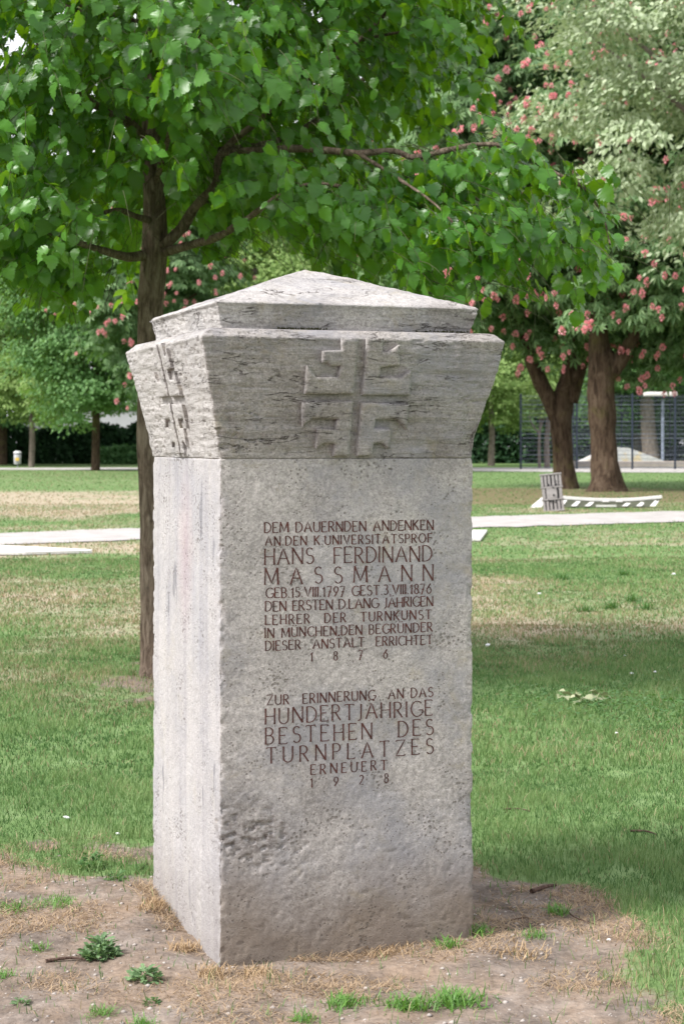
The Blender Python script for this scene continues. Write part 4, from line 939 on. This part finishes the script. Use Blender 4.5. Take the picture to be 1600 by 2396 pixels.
# ------------------------------------------------------------------ grass
def blades(n, y0, y1, hmin, hmax, wd, seed, straw=False, edge=1.08, keepf=None):
    r = np.random.default_rng(seed); y = np.sqrt(r.uniform(y0 ** 2, y1 ** 2, n)); x = r.uniform(-1, 1, n) * (y * .1905 * edge + .15)
    dirt = dirt_amount(x, y); dry = dry_amount(x, y)
    pth = (y > 12) & (y > np.interp(x, [-5.3, 0, 6.6], [26.7, 30.5, 34.7]) + .35 * r.random(n)) & (y < np.interp(x, [-5.9, 0, 7.7], [30.3, 35.4, 40.4]) - .5 * r.random(n))
    lx = (x + .12) * .945 + (y - 5.907) * .327; ly = -(x + .12) * .327 + (y - 5.907) * .945; inn = (np.abs(lx) < .415) & (np.abs(ly) < .44)
    p2 = np.stack([x, y, x * 0], -1); patch = fbm(p2 * 3.1, seed, 3)
    k = (r.random(n) > dirt * .955) if not straw else keepf(r, x, y, dirt, dry, patch)
    k &= ~pth & ~inn
    x, y, dry, patch = x[k], y[k], dry[k], patch[k]; m = len(x)
    h = r.uniform(hmin, hmax, m) * (1 + .45 * patch); w = wd * r.uniform(.7, 1.3, m); a = r.uniform(0, 6.283, m); ln_ = r.uniform(.1, .9, m) * h; la = r.uniform(0, 6.283, m)
    z = ground_z(x, y) - .003
    if straw: ln_ = r.uniform(.8, 2.2, m) * h; h *= r.uniform(.15, .8, m)
    ca, sa = np.cos(a) * w, np.sin(a) * w; lx, ly = np.cos(la) * ln_, np.sin(la) * ln_
    V = np.stack([np.stack([x - ca, y - sa, z], -1), np.stack([x + ca, y + sa, z], -1), np.stack([x + lx * .35 + ca * .7, y + ly * .35 + sa * .7, z + h * .6], -1), np.stack([x + lx * .35 - ca * .7, y + ly * .35 - sa * .7, z + h * .6], -1), np.stack([x + lx, y + ly, z + h], -1)], 1)
    b = (np.arange(m) * 5)[:, None]; F = np.concatenate([np.stack([b + 0, b + 1, b + 2], -1)[:, 0], np.stack([b + 0, b + 2, b + 3], -1)[:, 0], np.stack([b + 3, b + 2, b + 4], -1)[:, 0]])
    val = np.clip(.5 + patch * .35 + r.normal(0, .18, m), 0, 1); dr = (r.random(m) < dry * .85 + .05) * r.uniform(.5, 1, m)
    return V.reshape(-1, 3), F, {'val': np.repeat(val, 5), 'dry': np.repeat(dr if not straw else np.ones(m), 5)}
kb = NT('grass_blade', .55, .3); a1 = kb.n('ShaderNodeAttribute', attribute_name='val'); a2 = kb.n('ShaderNodeAttribute', attribute_name='dry')
gc = kb.ramp(a1.outputs['Fac'], [(.1, (.052, .125, .032)), (.5, (.110, .210, .060)), (.9, (.215, .310, .115))])
gc = kb.mix(a2.outputs['Fac'], gc, kb.ramp(a1.outputs['Fac'], [(.1, (.25, .165, .10)), (.9, (.48, .36, .235))]))
kb.color(gc); tb = kb.n('ShaderNodeBsdfTranslucent'); kb.l(gc, tb.inputs[0]); ms = kb.n('ShaderNodeMixShader'); ms.inputs[0].default_value = .3
kb.l(kb.b.outputs[0], ms.inputs[1]); kb.l(tb.outputs[0], ms.inputs[2]); kb.l(ms.outputs[0], kb.out.inputs[0])
def add_grass(name, parts):
    Vs = []; Fs = []; at = {'val': [], 'dry': []}; b = 0
    for V, F, A_ in parts:
        Vs.append(V); Fs.append(F + b); b += len(V)
        for q in at: at[q].append(A_[q])
    tag(obj(name, mesh_np(name, np.concatenate(Vs), np.concatenate(Fs), kb.m, False, {q: np.concatenate(v) for q, v in at.items()})), kind='stuff')
add_grass('grass', [blades(88000, 4.5, 8.5, .016, .040, .0016, 1), blades(105000, 8.5, 14, .018, .042, .0024, 2), blades(95000, 14, 24, .018, .042, .0042, 3), blades(50000, 24, 45, .02, .045, .008, 4), blades(22000, 45, 98, .02, .05, .018, 5)])
add_grass('dry_grass', [blades(120000, 4.5, 7.4, .012, .026, .0019, 9, True, 1.05, lambda r, x, y, d, dry, p: (r.random(len(x)) < np.clip(.10 + p * 1.5, .03, .9) * sstep(.05, .5, d))),
                        blades(160000, 4.8, 6.6, .018, .045, .0016, 12, True, 1.05, lambda r, x, y, d, dry, p: (r.random(len(x)) < .85 * sstep(.09, .0, np.maximum(np.abs((x + .12) * .945 + (y - 5.907) * .327) - .411, np.abs(-(x + .12) * .327 + (y - 5.907) * .945) - .437)) * np.clip(.35 + p * 2, 0, 1))),
                        blades(26000, 8, 24, .016, .035, .0022, 10, True, 1.05, lambda r, x, y, d, dry, p: (r.random(len(x)) < np.clip(dry * .8 + p * .3, 0, .8) + d * .6))])

# pebbles in the soil
r = np.random.default_rng(77); n = 1500; y = r.uniform(4.6, 7.0, n); x = r.uniform(-1.35, 1.35, n); k_ = r.random(n) < dirt_amount(x, y); x, y = x[k_], y[k_]
oc = np.array([(1, 0, 0), (0, 1, 0), (-1, 0, 0), (0, -1, 0), (0, 0, 1), (0, 0, -1), (.7, .7, .3), (-.7, .6, .2)]) ; of = np.array([(0, 6, 4), (6, 1, 4), (1, 7, 4), (7, 2, 4), (2, 3, 4), (3, 0, 4), (0, 5, 6), (6, 5, 1), (1, 5, 7), (7, 5, 2), (2, 5, 3), (3, 5, 0)])
m = len(x); V, F = scatter(oc * np.array([1, 1, .6]), of, np.column_stack([x, y, ground_z(x, y)]), np.column_stack([r.normal(0, 1, m), r.normal(0, 1, m), r.normal(0, .1, m)]), np.tile([0, 0, 1.0], (m, 1)), .0025 + .009 * r.random(m) ** 4)
tag(obj('gravel', mesh_np('gravel', V, F, plain('pebble', (.36, .32, .29), .85, .35, 9), True)), kind='stuff')

# ------------------------------------------------------------------ weeds, tufts, twigs and litter on the soil
def G2W(px, py):   # picture position of something standing on the ground
    d = 4200 * 1.55 / (py * 1.0204 - 1035); return (px * 1.0204 - 800) / 4200 * d, d
def weed(label, px, py, rad, hgt, n, mat, tmpl='round', grp=None, cat='weed', name='weed'):
    x, y = G2W(px, py); r = np.random.default_rng(int(px * 7 + py)); z = float(ground_z(np.array([x]), np.array([y]))[0])
    if tmpl == 'blade':
        T = (np.array([(-.045, 0, 0), (.045, 0, 0), (.035, .6, .03), (-.035, .6, .03), (0, 1, -.10)]), np.array([(0, 1, 2), (0, 2, 3), (3, 2, 4)]))
        P = np.column_stack([r.normal(0, rad * .38, n), r.normal(0, rad * .38, n), np.zeros(n)]); th = r.random(n) * 6.28
        d = np.column_stack([np.cos(th) * .8, np.sin(th) * .8, r.uniform(.05, 1.4, n)]); nn = np.column_stack([-np.cos(th), -np.sin(th), r.uniform(.3, .8, n)]); s = r.uniform(.6, 1.2, n) * hgt
    else:
        T = (np.array([(0, 0, 0), (.10, .22, .03), (.24, .42, .05), (.13, .55, .02), (.22, .75, .0), (0, 1.0, -.1), (-.22, .75, .0), (-.13, .55, .02), (-.24, .42, .05), (-.10, .22, .03), (0, .5, -.02)]), np.array([(i, (i + 1) % 10, 10) for i in range(10)]))
        th = r.random(n) * 6.28; rr = rad * r.random(n) ** .6; P = np.column_stack([np.cos(th) * rr * .6, np.sin(th) * rr * .6, hgt * (1 - (rr / rad) ** 2) * r.random(n)])
        d = np.column_stack([np.cos(th), np.sin(th), r.uniform(-.1, .8, n)]) + r.normal(0, .3, (n, 3)); nn = np.array([0, 0, 1.0]) + r.normal(0, .35, (n, 3)); s = r.uniform(.35, .6, n) * rad
    V, F = scatter(T[0], T[1], P, d, nn, s); o = obj(name, mesh_np(name, V, F, mat), None, (x, y, z)); return tag(o, label, cat, grp)
wg = 'weeds on the bare soil'
weed('bluish green rounded weed cushion on bare soil left of the shaft foot', 230, 2178, .070, .060, 170, M_weedblue, grp=wg)
weed('low grey green weed between the cushion weed and the stele corner', 333, 2238, .06, .03, 90, M_weedblue, grp=wg)
weed('tall yellow green weed at the grass edge left of the shaft', 213, 1990, .06, .075, 70, M_weed, grp=wg)
weed('spreading flat weed just below the tall yellow green weed', 268, 2025, .05, .02, 40, M_weed, grp=wg)
weed('small low weed close to the bottom left picture corner', 50, 2290, .035, .02, 40, M_weedblue, grp=wg)
weed('dark green small weed under the low grey green weed', 350, 2280, .030, .018, 40, M_weed, grp=wg)
weed('green weed growing against the front of the shaft foot at its middle', 800, 2162, .035, .035, 36, M_weedblue, grp=wg)
weed('small weed against the shaft foot, left of the middle', 712, 2178, .022, .022, 24, M_weed, grp=wg)
weed('leafy weed with narrow upright leaves at the shaft foot', 870, 2158, .035, .05, 30, M_weed, grp=wg)
tg = 'small grass tufts on the bare soil'
for lab_, px_, py_, rad, h_, n_ in [
  ('bright grass tuft at the bottom edge below the shaft, left one of the wide three', 792, 2300, .060, .040, 150), ('bright grass tuft at the bottom edge, middle of the wide three', 930, 2302, .065, .045, 170),
  ('broad bright grass tuft at the bottom edge, right one of the wide three', 1045, 2296, .075, .050, 220), ('small grass tuft in the bottom edge left of the wide three', 697, 2336, .035, .035, 70),
  ('grass tuft beside the right end of the shaft foot', 1030, 2168, .035, .045, 80), ('green tuft hugging the right corner of the shaft', 1090, 2140, .04, .045, 80),
  ('lone spiky tuft on soil right of the shaft near the dark twig', 1280, 2090, .035, .050, 60), ('wide low tuft on soil near the right grass border', 1230, 2150, .05, .03, 90),
  ('flat strip of grass at the left picture edge on soil', 30, 2085, .07, .03, 160), ('flat grass patch right of the left edge strip', 130, 2078, .09, .03, 190),
  ('small tuft above the bottom left weed', 85, 2165, .035, .03, 60), ('small bright tuft low left near the bottom edge', 235, 2310, .04, .03, 80),
  ('pointed tuft at the bottom edge left of centre', 325, 2338, .035, .035, 70), ('yellowish tuft at the left bottom edge', 8, 2230, .035, .035, 60)]:
    weed(lab_, px_, py_, rad * 1.35, h_, int(n_ * 1.3), M_weedgrass, 'blade', tg, 'grass tuft', 'grass_tuft')
sg = 'dry straw tufts round the foot of the stele'
for lab_, px_, py_, rad, n_ in [('dry straw tuft leaning on the near left corner of the shaft', 485, 2220, .045, 140), ('pale straw tuft in front of the shaft foot', 590, 2222, .05, 130), ('straw tuft at the far left corner of the shaft', 350, 2085, .05, 150),
   ('straw tuft halfway along the narrow side of the shaft foot', 425, 2165, .045, 130), ('straw tuft under the right half of the front face', 900, 2170, .06, 160), ('straw heap on soil right of the front foot', 1190, 2190, .07, 170)]:
    weed(lab_, px_, py_, rad * 1.6, .038, n_, M_straw, 'blade', sg, 'dry grass tuft', 'straw_tuft')
gg = 'green tufts standing out of the lawn'
for px_, py_, w_ in [(1400, 1395, 'middle one of the cluster at right'), (1450, 1380, 'set slightly behind the cluster at right'), (1480, 1400, 'rightmost of the cluster'), (1345, 1400, 'leftmost of the cluster at right'), (1430, 1320, 'standing farther back, nearer the path'), (1290, 1330, 'farther back and nearer the stone shaft')]:
    weed('rough yellow green tuft in the dry lawn, ' + w_, px_, py_, .10, .11, 70, M_weed, 'blade', gg, 'grass tuft', 'grass_tuft')
M_twig = bark_mat('twig_bark', (.05, .03, .024), (.11, .07, .055), (.20, .14, .11), 2)
def twig(label, a, b, rad, bend=.01):
    (x0, y0), (x1, y1) = G2W(*a), G2W(*b); z = [float(ground_z(np.array([q[0]]), np.array([q[1]]))[0]) + rad * .8 for q in ((x0, y0), (x1, y1))]
    P = smooth_path([(x0, y0, z[0]), ((x0 + x1) / 2 + bend, (y0 + y1) / 2 + bend, (z[0] + z[1]) / 2 + .004), (x1, y1, z[1])], 4)
    mb = MB(); mb.tube(P, np.linspace(rad, rad * .5, len(P)), 7); tag(mb.build('twig', M_twig, None, True), label, 'twig', 'fallen twigs')
twig('short thick dark twig on soil right of the shaft', (1218, 2042), (1274, 2022), .0085)
twig('dark thin stick on soil by the bluish weed cushion', (105, 2196), (195, 2188), .0055)
twig('thin curved twig right of the shaft foot', (1300, 2085), (1365, 2115), .003, -.02)
twig('short stub of twig beside the far left corner of the shaft', (322, 1995), (335, 1972), .003)
twig('long thin twig on soil below the dark thick twig', (1170, 2100), (1225, 2105), .003)
twig('broken brown stalk lying in the green lawn at the right', (1445, 1908), (1505, 1912), .005)
twig('reddish stick in the lawn near the right side of the shaft', (1155, 1862), (1215, 1866), .004)
M_white = plain('white_scrap', (.75, .75, .76), .7, .1, 30)
def scrap(label, px_, py_, s):
    s *= .75; x, y = G2W(px_, py_); r = random.Random(px_); z = float(ground_z(np.array([x]), np.array([y]))[0]) + .03 * min(1, y / 9) * .6
    pts = [(s * math.cos(a) * r.uniform(.6, 1.1), s * .7 * math.sin(a) * r.uniform(.6, 1.1), r.uniform(0, s * .5)) for a in [i * 1.05 for i in range(6)]]
    mb = MB(); mb.add(pts + [(p_[0] * .9, p_[1] * .9, p_[2] - s * .3) for p_ in pts] + [(0, 0, s * .6)], [(i, (i + 1) % 6, 12) for i in range(6)] + [(i, 6 + i, 6 + (i + 1) % 6, (i + 1) % 6) for i in range(6)] + [(11, 10, 9, 8, 7, 6)])
    o = mb.build('paper_scrap', M_white); o.location = (x, y, z); tag(o, label, 'litter', 'white scraps in the grass')
for l_, a, b, s in [('white scrap in the green lawn left of the shaft', 152, 1886, .018), ('small white scrap at the lawn edge by the shaft', 270, 1919, .014), ('wide white scrap in the lawn close to the right side of the shaft', 1118, 1487, .035),
   ('white scrap in the lawn, one of a close pair at right', 1448, 1552, .022), ('white scrap in the lawn at right, alone beside the close pair', 1502, 1550, .018), ('white scrap in the lawn above the close pair', 1432, 1504, .014),
   ('pale scrap in the dry lawn right of the shaft', 1235, 1368, .04), ('white scrap in the dry lawn far from the shaft at right', 1545, 1322, .04), ('small white scrap in the deep green lawn at right', 1413, 1694, .014), ('white pebble on the soil near the lower right', 1396, 2163, .010)]:
    scrap(l_, a, b, s)
x, y = G2W(1335, 1612); T = HT[0]; r = np.random.default_rng(5); n = 26
V, F = scatter(T[0], T[1], np.column_stack([r.uniform(-.14, .14, n), r.uniform(-.12, .12, n), r.uniform(.02, .06, n)]), r.normal(0, 1, (n, 3)) * [1, 1, .2], np.tile([0, 0, 1.0], (n, 1)) + r.normal(0, .4, (n, 3)), r.uniform(.03, .07, n))
tag(obj('withered_leaves', mesh_np('withered_leaves', V, F, M_wither), None, (x, y, 0)), 'small heap of pale withered leaves in the green lawn at right', 'leaves')
n = 900; X = x + .18 + r.normal(0, .38, n); Y = y - .25 + r.normal(0, .42, n); th = r.random(n) * 6.28
T = (np.array([(0, 0, 0), (.4, .4, .03), (.3, .8, 0), (0, .95, -.03), (-.3, .8, 0), (-.4, .4, .03)]), np.array([(0, 1, 2), (0, 2, 3), (0, 3, 4), (0, 4, 5)]))
V, F = scatter(T[0], T[1], np.column_stack([X, Y, r.uniform(.025, .055, n)]), np.column_stack([np.cos(th), np.sin(th), r.uniform(-.1, .4, n)]), np.tile([0, 0, 1.0], (n, 1)) + r.normal(0, .3, (n, 3)), r.uniform(.016, .028, n))
tag(obj('clover', mesh_np('clover', V, F, M_weed)), kind='stuff')
